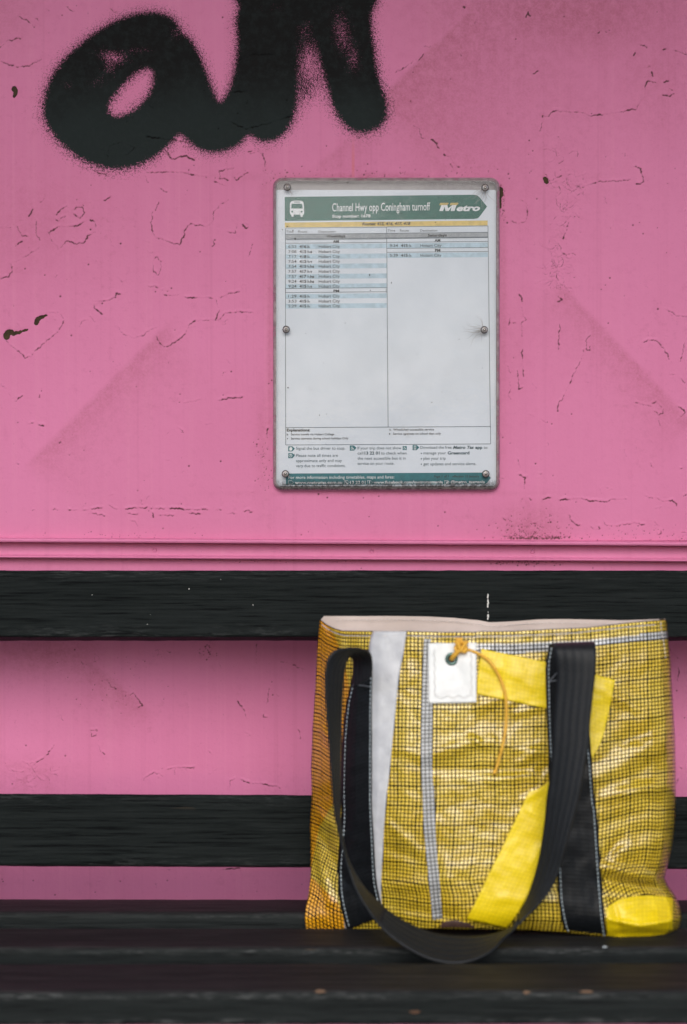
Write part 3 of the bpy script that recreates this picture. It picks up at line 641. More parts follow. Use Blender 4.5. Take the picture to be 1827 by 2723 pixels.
def text(key, s, Z, x0, base, x1, cap, bold=0.0, shear=0.0, layer=4):
    cu = bpy.data.curves.new('t', 'FONT'); cu.body = s; cu.size = 1; cu.resolution_u = 3; cu.offset = bold; cu.shear = shear
    if CAP[0] is None:
        c2 = bpy.data.curves.new('h', 'FONT'); c2.body = 'H'; o2 = bpy.data.objects.new('h', c2); COL.objects.link(o2)
        dg = bpy.context.evaluated_depsgraph_get(); mh = bpy.data.meshes.new_from_object(o2.evaluated_get(dg)); CAP[0] = max(v.co.y for v in mh.vertices)
        bpy.data.objects.remove(o2); bpy.data.meshes.remove(mh); bpy.data.curves.remove(c2)
    o = bpy.data.objects.new('t', cu); COL.objects.link(o)
    dg = bpy.context.evaluated_depsgraph_get(); me = bpy.data.meshes.new_from_object(o.evaluated_get(dg))
    xs = [v.co.x for v in me.vertices]; mn, mx = min(xs), max(xs)
    a = Z(x0, base); b = Z(x1, base); k = abs(Z(0, cap)[1] - Z(0, 0)[1]) / CAP[0]; sl_ = slope_at(a[1])
    V, F, K_ = grp(key); n0 = len(V)
    for v in me.vertices:
        u = (v.co.x - mn) / (mx - mn) * (b[0] - a[0]); V.append(at(a[0] + u, a[1] + sl_ * u - v.co.y * k, DP - .00008 * (layer + 1)))
    for p in me.polygons: F.append(tuple(n0 + i for i in p.vertices)); K_.append(key)
    bpy.data.objects.remove(o); bpy.data.meshes.remove(me); bpy.data.curves.remove(cu)
def poly(key, Z, L, layer=4):
    a = Z(*L[0]); out = []
    for x, y in L:
        p = Z(x, y); out.append(p)
    addpoly(key, out, layer)
def disc(key, Z, cx, cy, r, layer=5, n=14): poly(key, Z, [(cx + r * math.cos(i * math.tau / n), cy + r * math.sin(i * math.tau / n)) for i in range(n)], layer)
# header arrow
TAG[0] = 'header_arrow'; poly('green', Z1, [(136,175),(1330,161),(1350,164),(1368,178),(1414,236),(1372,293),(1356,310),(1330,314),(136,327)], 0)
TAG[0] = 'route_band'; rect('gold', Z1, 136, 337, 1418, 368)
TAG[0] = 'stop_name'; text('white', 'Channel Hwy opp Coningham turnoff', Z1, 436, 266, 1055, 50, .006)
TAG[0] = 'stop_number'; text('white', 'Stop number: 1678', Z1, 436, 306, 678, 18, .03)
# bus symbol
TAG[0] = 'bus_symbol'
poly('white', Z1, [(169,215),(176,203),(200,198),(228,198),(250,203),(256,215),(259,265),(259,285),(250,287),(250,298),(246,301),(239,301),(235,297),(235,287),(193,287),(193,297),(189,301),(181,301),(178,297),(178,287),(170,285),(168,265)], 4)
poly('green', Z1, [(180,218),(245,218),(249,248),(177,248)], 5); poly('green', Z1, [(194,205),(233,205),(233,210),(194,210)], 5)
disc('green', Z1, 183, 268, 6); disc('green', Z1, 243, 268, 6)
# operator's wordmark
TAG[0] = 'wordmark'
text('white', 'etro', Z1, 1222, 263, 1370, 36, .045, .25)
poly('white', Z1, [(1112,264),(1136,264),(1146,236),(1152,264),(1172,264),(1190,236),(1184,264),(1208,264),(1222,226),(1196,226),(1168,247),(1163,226),(1126,226)], 4)
for (a, b) in ((1118, 1166), (1184, 1228)):
    poly('gold', Z1, [(a,213),(b + 3,212),(b + 6,218),(a - 2,219)], 4); poly('gold', Z1, [(a - 3,221),(b + 1,220),(b - 2,226),(a - 6,227)], 4)
TAG[0] = 'route_list'; text('dark', 'Routes: 415, 416, 417, 418', Z1, 625, 354, 930, 18, .025, .25)
for Z, y0 in ((0, 401), (642, 394)):
    TAG[0] = 'column_heading.%d' % Z
    for s, a, b in (('Time', 145, 191), ('Route', 222, 278), ('Destination', 350, 457)): text('grey', s, Z1, a + Z, y0, b + Z, 14)
TAG[0] = 'day_heading.0'; rect('band', Z1, 141, 411, 778, 441); TAG[0] = 'day_heading.1'; rect('band', Z1, 783, 404, 1419, 434)
TAG[0] = 'day_heading.0'; text('dark', 'Weekdays', Z1, 398, 431, 518, 16, .03); TAG[0] = 'day_heading.1'; text('dark', 'Saturdays', Z1, 1040, 425, 1159, 16, .03)
TAG[0] = 'half_day_heading.0'; text('dark', 'AM', Z1, 441, 464, 478, 16, .03); TAG[0] = 'half_day_heading.1'; text('dark', 'AM', Z1, 1083, 457, 1119, 16, .03); TAG[0] = 'half_day_heading.2'; text('dark', 'PM', Z1, 444, 777, 480, 16, .03); TAG[0] = 'half_day_heading.3'; text('dark', 'PM', Z1, 1085, 520, 1119, 16, .03)
def wheel(Z, x, y, k=1.0, key='dark', layer=4):
    for i in range(10):
        a = -.5 + i * .48; b = a + .42; r0, r1 = 4.6 * k, 6.8 * k
        poly(key, Z, [(x + r0 * math.cos(a), y + r0 * math.sin(a)), (x + r1 * math.cos(a), y + r1 * math.sin(a)), (x + r1 * math.cos(b), y + r1 * math.sin(b)), (x + r0 * math.cos(b), y + r0 * math.sin(b))], layer)
    poly(key, Z, [(x - 2 * k, y - 12 * k), (x + .5 * k, y - 12 * k), (x + 2 * k, y - 3 * k), (x + 8 * k, y - 1 * k), (x + 12 * k, y + 6 * k), (x + 9.5 * k, y + 7 * k), (x + 6 * k, y + 1 * k), (x - .5 * k, y - 1 * k)], layer)
rows = [(497,'6:55','416',''),(529,'7:08','415','s'),(560,'7:17','418',''),(591,'7:54','415','v'),(622,'7:54','415','hs'),(654,'7:57','417','v'),(686,'7:57','417','hs'),(717,'9:24','415','hs'),(748,'9:24','415','v'),(811,'1:29','415',''),(842,'3:53','415',''),(873,'5:29','415','')]
for i, (y, t, r, sfx) in enumerate(rows):
    TAG[0] = 'timetable_row.%d' % i
    if i in (0, 2, 4, 6, 8, 9, 11): rect('blue', Z1, 142, y - 22, 780, y + 8)
    text('grey', t, Z1, 159, y, 210, 17, .004); text('dark', r, Z1, 229, y, 272, 17, .03); wheel(Z1, 283, y - 7); text('grey', 'Hobart City', Z1, 351, y, 484, 18, .004)
    if sfx: text('dark', sfx, Z1, 297, y, 297 + 12 * len(sfx), 17, .03)
for y, t in ((491, '9:34'), (553, '5:39')):
    TAG[0] = 'timetable_row.%d' % y
    rect('blue', Z1, 785, y - 22, 1419, y + 8); text('grey', t, Z1, 800, y, 851, 17, .004); text('dark', '415', Z1, 870, y, 913, 17, .03); wheel(Z1, 925, y - 7); text('grey', 'Hobart City', Z1, 993, y, 1126, 18, .004)
TAG[0] = 'table_lines'
for y in (372, 411, 441, 446, 468, 753, 779): hline('line', Z1, 140, 780, y, 1.1)
for y in (364, 404, 434, 438, 462, 500, 525): hline('line', Z1, 782, 1420, y, 1.1)
vline('line', Z1(140, 372), Z2(142, 88)); vline('line', Z1(780, 365), Z2(789, 84)); vline('line', Z1(1420, 357), Z2(1435, 80))
for x in (142, 777): vline('line', Z1(x, 753), Z1(x, 780), 1.0)
hline('line', Z2, 142, 1435, 88); hline('line', Z2, 142, 1437, 197.5); vline('line', Z2(142, 88), Z2(142, 198)); vline('line', Z2(1436, 80), Z2(1437, 190))
TAG[0] = 'explanation_text.0'; text('dark', 'Explanations:', Z2, 149, 112, 296, 17, .03)
for s, x0, y, x1 in (('Service travels via Hobart College', 175, 137, 448), ('Service operates during school holidays Only', 175, 163, 538), ('Wheelchair-accessible service', 821, 107, 1079), ('Service operates on school days only', 821, 133, 1122)):
    TAG[0] = 'explanation_text.%d' % (x0 > 500); text('dark', s, Z2, x0, y, x1, 13, .006)
TAG[0] = 'explanation_text.0'; text('dark', 'h', Z2, 149, 137, 157, 12, .03); text('dark', 'v', Z2, 149, 162, 157, 12, .03); TAG[0] = 'explanation_text.1'; text('dark', 's', Z2, 795, 132, 803, 12, .03); wheel(Z2, 801, 103, .7)
for s, x0, y, x1, bd in (('Signal the bus driver to stop.', 207, 228, 518, 0), ('Please note all times are', 207, 273, 472, 0), ('approximate only and may', 207, 306, 497, 0), ('vary due to traffic conditions.', 207, 338, 520, 0),
                     ('If your trip does not show', 596, 226, 873, 0), ('call', 596, 258, 632, 0), ('13 22 01', 640, 258, 735, .03), ('to check when', 744, 258, 905, 0), ('the next accessible bus is in', 596, 291, 900, 0), ('service on your route.', 596, 323, 828, 0),
                     ('Download the free', 993, 222, 1190, 0), ('app', 1340, 222, 1384, .03), ('to:', 1393, 222, 1420, 0), ('manage your', 1012, 257, 1155, 0), ('Greencard', 1165, 257, 1303, .03), ('plan your trip', 1012, 291, 1153, 0), ('get updates and service alerts.', 1012, 326, 1346, 0)):
    TAG[0] = 'notice_text.%d' % (0 if x0 < 500 and y < 240 else 1 if x0 < 500 else 2 if x0 < 950 else 3); text('slate', s, Z2, x0, y, x1, 18, bd)
text('slate', 'Metro Tas', Z2, 1199, 222, 1330, 18, .03, .25)
for y in (251, 285, 319): disc('slate', Z2, 999, y, 4)
for q_, (x, y) in enumerate(((158, 206), (158, 249), (547, 201), (944, 198))):
    TAG[0] = 'notice_icon.%d' % q_
    poly('teal', Z2, [(x, y), (x + 26, y), (x + 42, y + 15), (x + 26, y + 32), (x, y + 32)], 3)
TAG[0] = 'notice_icon.4'; poly('teal', Z2, [(881, 205), (907, 205), (907, 229), (881, 229)], 3)
TAG[0] = 'notice_icon.0'; poly('white', Z2, [(166,232),(165,218),(168,214),(172,211),(176,211),(181,214),(184,219),(183,228),(179,233),(170,234)]); TAG[0] = 'notice_icon.1'; disc('white', Z2, 173, 265, 11, 4); disc('teal', Z2, 173, 265, 8.5, 5)
poly('white', Z2, [(172,256),(175,256),(175,265),(182,266),(182,268),(172,268)], 6); TAG[0] = 'notice_icon.2'; wheel(Z2, 561, 220, 1.15, 'white', 5); TAG[0] = 'notice_icon.4'; wheel(Z2, 893, 219, .95, 'white', 5)
TAG[0] = 'notice_icon.3'; poly('white', Z2, [(952,203),(966,203),(966,226),(952,226)], 4); poly('teal', Z2, [(955,206),(963,206),(963,221),(955,221)], 5)
# bottom bar
TAG[0] = 'footer_bar'
poly('teal', Z2, [(143,378),(1400,372),(1412,376),(1438,406),(1412,440),(1400,446),(143,450)], 0)
text('white', 'For more information including timetables, maps and fares:', Z2, 160, 412, 828, 19, .0)
text('dark', 'Page 1 of 1 - effective 15 January', Z2, 1080, 403, 1365, 13, .01)
text('white', 'www.metrotas.com.au', Z2, 200, 444, 499, 17, .035); text('white', '13 22 01', Z2, 550, 443, 646, 18, .02)
text('white', 'www.facebook.com/metrotasmania', Z2, 697, 442, 1135, 17, .03); text('white', '@metro_tasmania', Z2, 1184, 440, 1400, 17, .03)
for x in (158, 511, 657, 1145):
    for r0, k, l in ((0, 'white', 4), (2, 'teal', 5)):
        poly(k, Z2, [(x + r0, 422 + r0), (x + 22, 422 + r0), (x + 35 - r0, 434), (x + 22, 446 - r0), (x + r0, 446 - r0)], l)
text('white', 'f', Z2, 668, 442, 675, 15, .03, 0, 6); poly('white', Z2, [(519,427),(523,425),(525,430),(524,432),(530,438),(533,437),(536,441),(532,444),(524,440),(519,433)], 6)
poly('white', Z2, [(1152,428),(1160,431),(1164,427),(1169,428),(1172,427),(1171,433),(1166,441),(1157,442),(1151,440),(1156,438)], 6)
cols = dict(green=(0.010, 0.105, 0.078), gold=(0.60, 0.44, 0.135), white=(0.66, 0.68, 0.69), dark=(0.012, 0.014, 0.016), grey=(0.030, 0.034, 0.038), band=(0.29, 0.31, 0.33), blue=(0.40, 0.52, 0.60), line=(0.06, 0.09, 0.11), slate=(0.045, 0.085, 0.105), teal=(0.008, 0.120, 0.140))
names = dict(green='header_arrow', gold='gold_print', white='white_lettering', dark='black_lettering', grey='grey_lettering', band='grey_bands', blue='blue_bands', line='table_lines', slate='notice_lettering', teal='footer_print')
inks = {k: flat_mat(names[k] + '_ink', cols[k], .5) for k in cols}
for t, (V, F, K_) in groups.items():
    o = mesh_obj(t.split('.')[0], V, F, None, paper, smooth=False); ks = sorted(set(K_))
    for k in ks: o.data.materials.append(inks[k])
    o.data.polygons.foreach_set('material_index', [ks.index(k) for k in K_]); o.data.update()
# fly specks and grime flecks on the cover
M_grime = flat_mat('grime', (0.04, 0.035, 0.03), .8)
for q, (x, y) in enumerate([(764,602),(779,613),(785,635),(983,731),(985,772),(1041,752),(925,485),(751,611),(766,1031)] + [(random.uniform(760, 1300), random.uniform(520, 1250)) for _ in range(20)]):
    p = at(x, y, 1.5917); w = random.uniform(.0005, .0009) * (1 if q < 9 else .5); h = w * random.uniform(1, 2)
    mesh_obj('grime_speck', [(p[0] + w * math.cos(k * math.tau / 7), p[1], p[2] + h * math.sin(k * math.tau / 7)) for k in range(7)], [tuple(range(7))], M_grime, sign, smooth=False)
# stress cracks radiating from two screws
def starcrack(cx, cy, n, a0, a1, lmin, lmax):
    V = []; F = []
    for i in range(n):
        a = math.radians(random.uniform(a0, a1)); L = random.uniform(lmin, lmax); P = []
        for k in range(9): r = 9 + L * k / 8; aa = a + .12 * math.sin(k * .6 + i); P.append((cx + r * math.cos(aa), cy + r * math.sin(aa)))
        for k in range(8):
            p, q = P[k], P[k + 1]; w = .55 * (1 - k / 10); nx_, ny_ = -(q[1] - p[1]), q[0] - p[0]; l = math.hypot(nx_, ny_); nx_ *= w / l; ny_ *= w / l; b = len(V)
            V += [at(p[0] + nx_, p[1] + ny_, 1.5918), at(p[0] - nx_, p[1] - ny_, 1.5918), at(q[0] - nx_, q[1] - ny_, 1.5918), at(q[0] + nx_, q[1] + ny_, 1.5918)]; F.append((b, b + 1, b + 2, b + 3))
    return V, F
M_cr = flat_mat('crack_edge', (0.36, 0.35, 0.35), .3)
for args in ((1290, 499, 12, 60, 200, 20, 62), (1288, 877, 16, 100, 260, 18, 55), (764, 498, 6, -20, 60, 15, 40)):
    V, F = starcrack(*args); mesh_obj('stress_cracks', V, F, M_cr, sign, smooth=False)
# security screws
M_steel = N('dull_stainless_steel'); M_steel.base((0.62, 0.58, 0.55)); M_steel.rough(.38); M_steel.b.inputs['Metallic'].default_value = .75; M_steel.bump(M_steel.noise(M_steel.pos(), 900, 3), .3, .0003); M_steel = M_steel.m
M_rec = flat_mat('recess_shadow_steel', (0.02, 0.018, 0.016), .6, .4)
M_washer = flat_mat('grimy_washer', (0.055, 0.045, 0.042), .6, .3)
def screw(cx, cy):
    R = .0032; c = Vector(at(cx, cy, 1.5917)); n = 24; V = []; F = []
    prof = [(1.0, 0), (.98, .25), (.86, .6), (.66, .85), (.48, .95), (.30, 1.0)]
    for (r, h) in prof:
        for i in range(n): a = math.tau * i / n; V.append((c.x + R * r * math.cos(a), c.y - .0018 * h, c.z + R * r * math.sin(a)))
    for j in range(len(prof) - 1):
        for i in range(n): F.append((j * n + i, j * n + (i + 1) % n, (j + 1) * n + (i + 1) % n, (j + 1) * n + i))
    F.append(tuple((len(prof) - 1) * n + i for i in range(n)))
    s = mesh_obj('screw', V, F, M_steel, sign)
    V = []
    for i in range(24):
        a = math.tau * i / 24; rr = R * (.50 + .09 * math.cos(6 * a)); V.append((c.x + rr * math.cos(a), c.y - .00186, c.z + rr * math.sin(a)))
    mesh_obj('star_recess', V, [tuple(range(24))], M_rec, s, False)
    V = []; F = []
    for (r, h) in ((.2, 1.03), (.2, 1.12), (.14, 1.16)):
        for i in range(12): a = math.tau * i / 12; V.append((c.x + R * r * math.cos(a), c.y - .0018 * h, c.z + R * r * math.sin(a)))
    for j in range(2):
        for i in range(12): F.append((j * 12 + i, j * 12 + (i + 1) % 12, (j + 1) * 12 + (i + 1) % 12, (j + 1) * 12 + i))
    F.append(tuple(24 + i for i in range(12))); mesh_obj('security_pin', V, F, M_steel, s)
    V = []; F = []
    for (r, h) in ((1.22, 0.0), (1.2, .08), (.9, .1)):
        for i in range(n): a = math.tau * i / n; V.append((c.x + R * r * math.cos(a), c.y - .0018 * h, c.z + R * r * math.sin(a)))
    for j in range(2):
        for i in range(n): F.append((j * n + i, j * n + (i + 1) % n, (j + 1) * n + (i + 1) % n, (j + 1) * n + i))
    mesh_obj('washer', V, F, M_washer, s)
for cx, cy in ((764, 498), (1290, 499), (761, 876), (1288, 877), (759, 1260), (1292, 1260)): screw(cx, cy)

# ---------------------------------------------------------------- tote bag
bag = empty('tote_bag', 'yellow gridded sailcloth tote bag with black webbing handles standing on the bench', 'tote bag')
Z4 = lambda x, y: (800 + x * .3699, 1600 + y * .3699)
Z6 = lambda x, y: (800 + x * .3699, 2100 + y * .3699)
Z5 = lambda x, y: (1250 + x * .368, 1600 + y * .368)
Z7 = lambda x, y: (1250 + x * .368, 2100 + y * .368)
def arr(*groups_): return np.array([Z(*p) for Z, L in groups_ for p in L])
Ls = arr((Z4, [(145,120),(133,220),(125,300),(110,600),(90,900),(78,1200),(84,1400)]), (Z6, [(80,120),(70,250),(75,400),(75,600),(60,750),(35,850),(30,920),(40,1000),(46,1060)]))
Rs = arr((Z5, [(1412,125),(1420,200),(1430,300),(1445,450),(1450,600),(1465,800),(1475,1000),(1480,1250),(1480,1450)]), (Z7, [(1480,60),(1475,250),(1452,420),(1425,540),(1398,640),(1428,700),(1480,770),(1512,850),(1525,930),(1500,1010),(1465,1050),(1440,1070)]))
Ts = arr((Z4, [(145,130),(180,160),(240,190),(300,208),(400,210),(520,212),(760,212),(1000,218),(1250,218)]), (Z5, [(60,214),(300,212),(500,202),(700,192),(850,185),(1000,168),(1150,150),(1300,138),(1412,128)]))
Bs = arr((Z6, [(40,1040),(200,1045),(370,1040),(600,1005),(800,998),(1000,992),(1220,1000)]), (Z7, [(60,1002),(260,1008),(420,1012),(650,1025),(980,1062),(1200,1084),(1350,1086),(1440,1070)]))
def fX(A, y): return np.interp(y, A[:, 1], A[:, 0])
def fY(A, x): return np.interp(x, A[:, 0], A[:, 1])
def nz(x, y, z=0.0): return noise.noise(Vector((x, y, z)))
CREASE = [  # (x0,y0,x1,y1,width,amp mm)  + = towards the camera
    (1120, 2015, 1300, 1965, 20, 3.6), (1300, 1975, 1450, 2005, 20, 2.8), (1150, 2045, 1440, 2050, 12, -1.6), (1300, 2075, 1420, 2060, 14, 2.2),
    (1590, 2065, 1790, 1960, 26, 4.5), (1600, 2120, 1780, 2085, 20, 3.6), (1620, 1990, 1760, 1930, 18, -2.0), (1580, 1820, 1720, 1900, 16, 1.8), (1600, 2160, 1700, 2140, 18, 2.4),
    (1600, 2305, 1790, 2345, 14, 5.5), (1600, 2340, 1780, 2375, 14, -4.5), (1640, 2270, 1760, 2230, 20, 3.0), (1600, 2295, 1650, 2230, 16, -3), (1610, 2385, 1790, 2372, 14, 2.5),
    (1030, 1730, 1050, 1860, 14, 1.4), (1040, 1990, 1130, 2010, 10, 1.4), (1030, 2190, 1110, 2260, 14, 2.2), (1020, 2250, 1120, 2290, 14, -2), (1010, 2360, 1150, 2350, 16, 2.2), (1040, 2410, 1240, 2440, 16, -2.5),
    (1180, 1700, 1250, 1870, 20, -2.2), (1260, 1880, 1330, 1860, 14, 2), (1300, 1760, 1440, 1830, 24, 2.2), (1180, 2290, 1200, 2420, 20, 1.8), (1330, 2390, 1500, 2400, 14, 1.6),
    (850, 1930, 900, 2000, 12, 2.5), (835, 2150, 915, 2220, 14, 4), (840, 2210, 910, 2290, 12, -3.5), (850, 2290, 880, 2400, 12, 4), (870, 2260, 925, 2350, 10, -3), (880, 1690, 930, 1760, 14, 3), (860, 1650, 900, 1720, 10, -3),
    (1370, 1900, 1430, 1880, 12, 2), (1380, 2030, 1440, 1990, 12, 2.4), (1390, 2130, 1440, 2100, 12, 1.8), (1250, 1960, 1290, 1985, 8, 2), (1450, 2180, 1400, 2150, 10, 1.5),
    (1620, 2445, 1700, 2462, 8, 3.2), (1700, 2462, 1790, 2448, 8, 3.2), (1640, 2482, 1780, 2480, 8, -2.8), (1630, 2400, 1650, 2480, 9, -2.4), (1660, 2430, 1700, 2400, 8, 1.6)]
def wr(x, y):
    v = 0.0
    q = math.exp(-((x - 1690) / 110) ** 2) * math.exp(-((y - 2040) / 190) ** 2) + .7 * math.exp(-((x - 1290) / 150) ** 2) * math.exp(-((y - 1990) / 90) ** 2)
    if q > .03: v += q * (3.8 * nz(x * .006 + y * .003, y * .016, 40) + .5 * nz(x * .03, y * .05, 44))
    for (x0, y0, x1, y1, w, a) in CREASE:
        dx, dy = x1 - x0, y1 - y0; l2 = dx * dx + dy * dy; t = ((x - x0) * dx + (y - y0) * dy) / l2
        tc = min(1, max(0, t)); ex = (x - x0 - tc * dx); ey = (y - y0 - tc * dy); d2 = (ex * ex + ey * ey) / (w * w)
        if d2 < 9: v += a * math.exp(-d2) * (0.35 + 0.65 * math.sin(math.pi * min(1, max(0, .12 + .76 * t))))
    v += 2.2 * nz(x * .006, y * .0045, 1) + 1.2 * nz(x * .012 + y * .004, y * .018, 4) + .55 * nz(x * .035, y * .04, 9) + .22 * nz(x * .09, y * .09, 13)
    return v * .001
SK = np.array([[0, 1.0], [.03, .80], [.07, .56], [.12, .33], [.18, .16], [.26, .07], [.4, .01], [.55, 0], [.7, .03], [.8, .07], [.88, .14], [.94, .23], [.975, .38], [.992, .65], [1, 1.0]])
def depth(x, y):
    l, r = fX(Ls, y), fX(Rs, y); s = min(1, max(0, (x - l) / (r - l)))
    T, B = fY(Ts, x), fY(Bs, x); t = (y - T) / (B - T); t = min(1.02, max(-.02, t))
    k = np.interp(s, SK[:, 0], SK[:, 1])
    front = 1.292 + .034 * (1 - t) ** 1.3 + (.052 * (1 - sst(.05, .45, s)) * sst(.55, 1, t)) + .0015 * math.sin(3.1 * t)
    edge_l = 1.408 - .052 * sst(.6, .97, t); edge_r = 1.352 - .010 * sst(.75, 1, t)
    e = edge_l if s < .5 else edge_r
    d = front + (e - front) * k
    if s > .55: d -= .006 * math.exp(-((t - .86) / .08) ** 2) * -1.0 * sst(.7, .95, s); d -= .010 * math.exp(-((t - .95) / .05) ** 2) * sst(.75, .95, s)
    d += (.003 + .009 * sst(.3, .6, s)) * max(0, (t - .93) / .07) ** 2
    m = min(1, min(s, 1 - s) / .03)
    return d - wr(x, y) * (m if m > 0 else 0)
def sst(a, b, x): t = min(1, max(0, (x - a) / (b - a))); return t * t * (3 - 2 * t)

def m_sail():
    n = N('gridded_sailcloth')
    uv = n.pos(uv=True); u, v, _ = n.sep(uv)
    P = n.pos()
    o = n.attr('orange'); gy_ = n.attr('greyband')
    a = n.noise(P, 30, 4, .6); b = n.noise(P, 250, 4, .7)
    yel = n.mix(n.ramp(a, .3, .7), (0.84, 0.57, 0.030), (0.92, 0.66, 0.055))
    yel = n.mix(n.ramp(b, .5, .75, 0, .4), yel, (0.88, 0.70, 0.16))
    col = n.mix(n.ramp(o, .2, .8), yel, (0.98, 0.45, 0.008))
    col = n.mix(gy_, col, (0.62, 0.63, 0.64))
    def lines(c, wmin, wmaj):
        fr = n.math('PINGPONG', c, .5); thin = n.ramp(fr, wmin, wmin + .06, 1, 0)
        fr5 = n.math('PINGPONG', n.math('DIVIDE', c, 5.0), .5); thick = n.ramp(fr5, wmaj, wmaj + .018, 1, 0)
        return n.math('MAXIMUM', n.math('MULTIPLY', thin, .95), thick)
    # rip-stop yarns waver a little
    wob = n.math('MULTIPLY', n.math('SUBTRACT', n.noise(P, 90, 2), .5), .12)
    g = n.math('MAXIMUM', lines(n.math('ADD', u, wob), .150, .035), lines(n.math('ADD', v, wob), .135, .035))
    g = n.math('MULTIPLY', g, n.ramp(b, .25, .55, .9, 1.0))
    col = n.mix(g, col, n.mix(n.ramp(o, .3, .7), (0.003, 0.003, 0.004), (0.006, 0.003, 0.003)))
    n.base(col)
    n.rough(n.ramp(a, .3, .7, .22, .36)); n.link(n.ramp(g, 0, 1, .45, .05), n.b.inputs['Specular IOR Level'])
    n.link(n.ramp(g, 0, 1, 1.0, .12), n.b.inputs['Coat Weight']); n.b.inputs['Coat IOR'].default_value = 1.68; n.b.inputs['Coat Roughness'].default_value = .24
    cr = n.noise(P, 70, 5, .62, .6)
    hh = n.math('ADD', n.math('MULTIPLY', g, -.10), n.math('MULTIPLY', cr, 1.0))
    n.bump(hh, .38, .004)
    return n.m
def m_cloth(name, c, c2, rough=.55, coat=0.0, bump=.5, sc=70, grid=0.0, gdark=.45):
    n = N(name); P = n.pos(); a = n.noise(P, sc, 5, .6); b = n.noise(P, sc * 8, 3, .6)
    col = n.mix(n.ramp(a, .3, .7), c, c2); col = n.mix(n.ramp(b, .6, .75, 0, .2), col, tuple(x * .6 for x in c))
    if grid:
        u, v, _ = n.sep(n.pos(uv=True))
        f = n.math('MAXIMUM', n.ramp(n.math('PINGPONG', u, .5), .10, .22, 1, 0), n.ramp(n.math('PINGPONG', v, .5), .10, .22, 1, 0))
        col = n.mix(n.math('MULTIPLY', f, grid), col, tuple(x * gdark for x in c))
    n.base(col); n.rough(rough); n.b.inputs['Coat Weight'].default_value = coat; n.b.inputs['Coat Roughness'].default_value = .2
    n.bump(a, bump, .003); return n.m
M_sail = m_sail()
M_tape = m_cloth('yellow_tape_cloth', (0.74, 0.54, 0.002), (0.84, 0.63, 0.003), .42, .12, .35, 60, .22)
M_grey = m_cloth('pale_sail_strip', (0.46, 0.47, 0.50), (0.55, 0.56, 0.58), .5, .1, .3)
M_gseam = m_cloth('grey_gridded_seam', (0.45, 0.46, 0.46), (0.55, 0.56, 0.56), .45, .2, .3, 70, .92, .04)
M_lin = m_cloth('cream_lining', (0.56, 0.47, 0.43), (0.64, 0.54, 0.50), .7, 0, .25, 30)
M_label = m_cloth('white_label_cloth', (0.74, 0.76, 0.75), (0.82, 0.83, 0.82), .55, 0, .15)
M_stitch = flat_mat('pale_blue_thread', (0.40, 0.47, 0.50), .7); M_stw = flat_mat('white_thread', (0.62, 0.58, 0.55), .7)
def m_web(name='black_webbing', rgh=.45, spec=.16, ribs=.35, k=1.0):
    n = N(name); uv = n.pos(uv=True); u, v, _ = n.sep(uv)
    rib = n.math('PINGPONG', n.math('MULTIPLY', u, 5.0), .5)
    wv = n.math('PINGPONG', v, .5); f = n.noise(n.pos(), 700, 3, .6)
    n.base(n.mix(n.ramp(f, .3, .7), tuple(k * q for q in (0.0038, 0.0045, 0.0055)), tuple(k * q for q in (0.0085, 0.010, 0.0122))))
    n.rough(rgh); n.b.inputs['Specular IOR Level'].default_value = spec
    h = n.math('ADD', n.math('MULTIPLY', rib, ribs), n.math('MULTIPLY', wv, .25)); n.bump(h, .55, .0012); return n.m
M_web = m_web(rgh=.42, spec=.18); M_hand = m_web('black_handle_webbing', .5, .25, 1.0, 1.5)

def grid_obj(name, pts, nu, nv, mat, parent, uv, extra=None):
    """pts row-major (nv rows of nu)"""
    F = []
    for j in range(nv - 1):
        for i in range(nu - 1): a = j * nu + i; F.append((a, a + nu, a + nu + 1, a + 1))
    o = mesh_obj(name, pts, F, mat, parent, True, uv)
    if extra:
        for k, a in extra.items():
            at_ = o.data.attributes.new(k, 'FLOAT', 'POINT'); at_.data.foreach_set('value', np.asarray(a, np.float32).ravel())
    return o
# front panel with its left gusset: one wrinkled surface
nu, nv = 230, 200; CELL = 0.0034
pts = np.zeros((nv, nu, 3)); PX = np.zeros((nv, nu, 2)); org = np.zeros((nv, nu)); gb = np.zeros((nv, nu))
su = np.linspace(0, 1, nu); su = .5 - .5 * np.cos(np.pi * su) * .55 - .225 * (1 - 2 * su) if False else su
xl_t, xr_t = Ts[0, 0], Ts[-1, 0]
for j in range(nv):
    t = j / (nv - 1)
    for i in range(nu):
        s = i / (nu - 1)
        # blend silhouettes with rim and bottom curves
        xt = Ts[0, 0] + (Ts[-1, 0] - Ts[0, 0]) * s; xb = Bs[0, 0] + (Bs[-1, 0] - Bs[0, 0]) * s
        x = xt + (xb - xt) * t
        for _ in range(3):
            y = fY(Ts, x) + (fY(Bs, x) - fY(Ts, x)) * t; l, r = fX(Ls, y), fX(Rs, y); x = l + (r - l) * s
        y = fY(Ts, x) + (fY(Bs, x) - fY(Ts, x)) * t
        PX[j, i] = (x, y); d = depth(x, y); pts[j, i] = at(x, y, d)
        sx = x
        # orange side cloth
        lim = (14 if y < 2140 else 0) + np.interp(y, [1640, 1700, 1760, 1850, 2050, 2140, 2200, 2330, 2400, 2480], [850, 882, 905, 920, 905, 885, 850, 826, 900, 930])
        org[j, i] = sst(8, -8, 0) if False else sst(lim + 8, lim - 8, sx) if lim - 8 < sx < lim + 8 else (1.0 if sx < lim else 0.0)
        hem = fY(Ts, x)
        if x > 1265 and 34 < y - hem < 60 - 8 * (x > 1580): gb[j, i] = 1.0
U = np.zeros((nv, nu)); Vv = np.zeros((nv, nu))
mid = int(nu * .45)
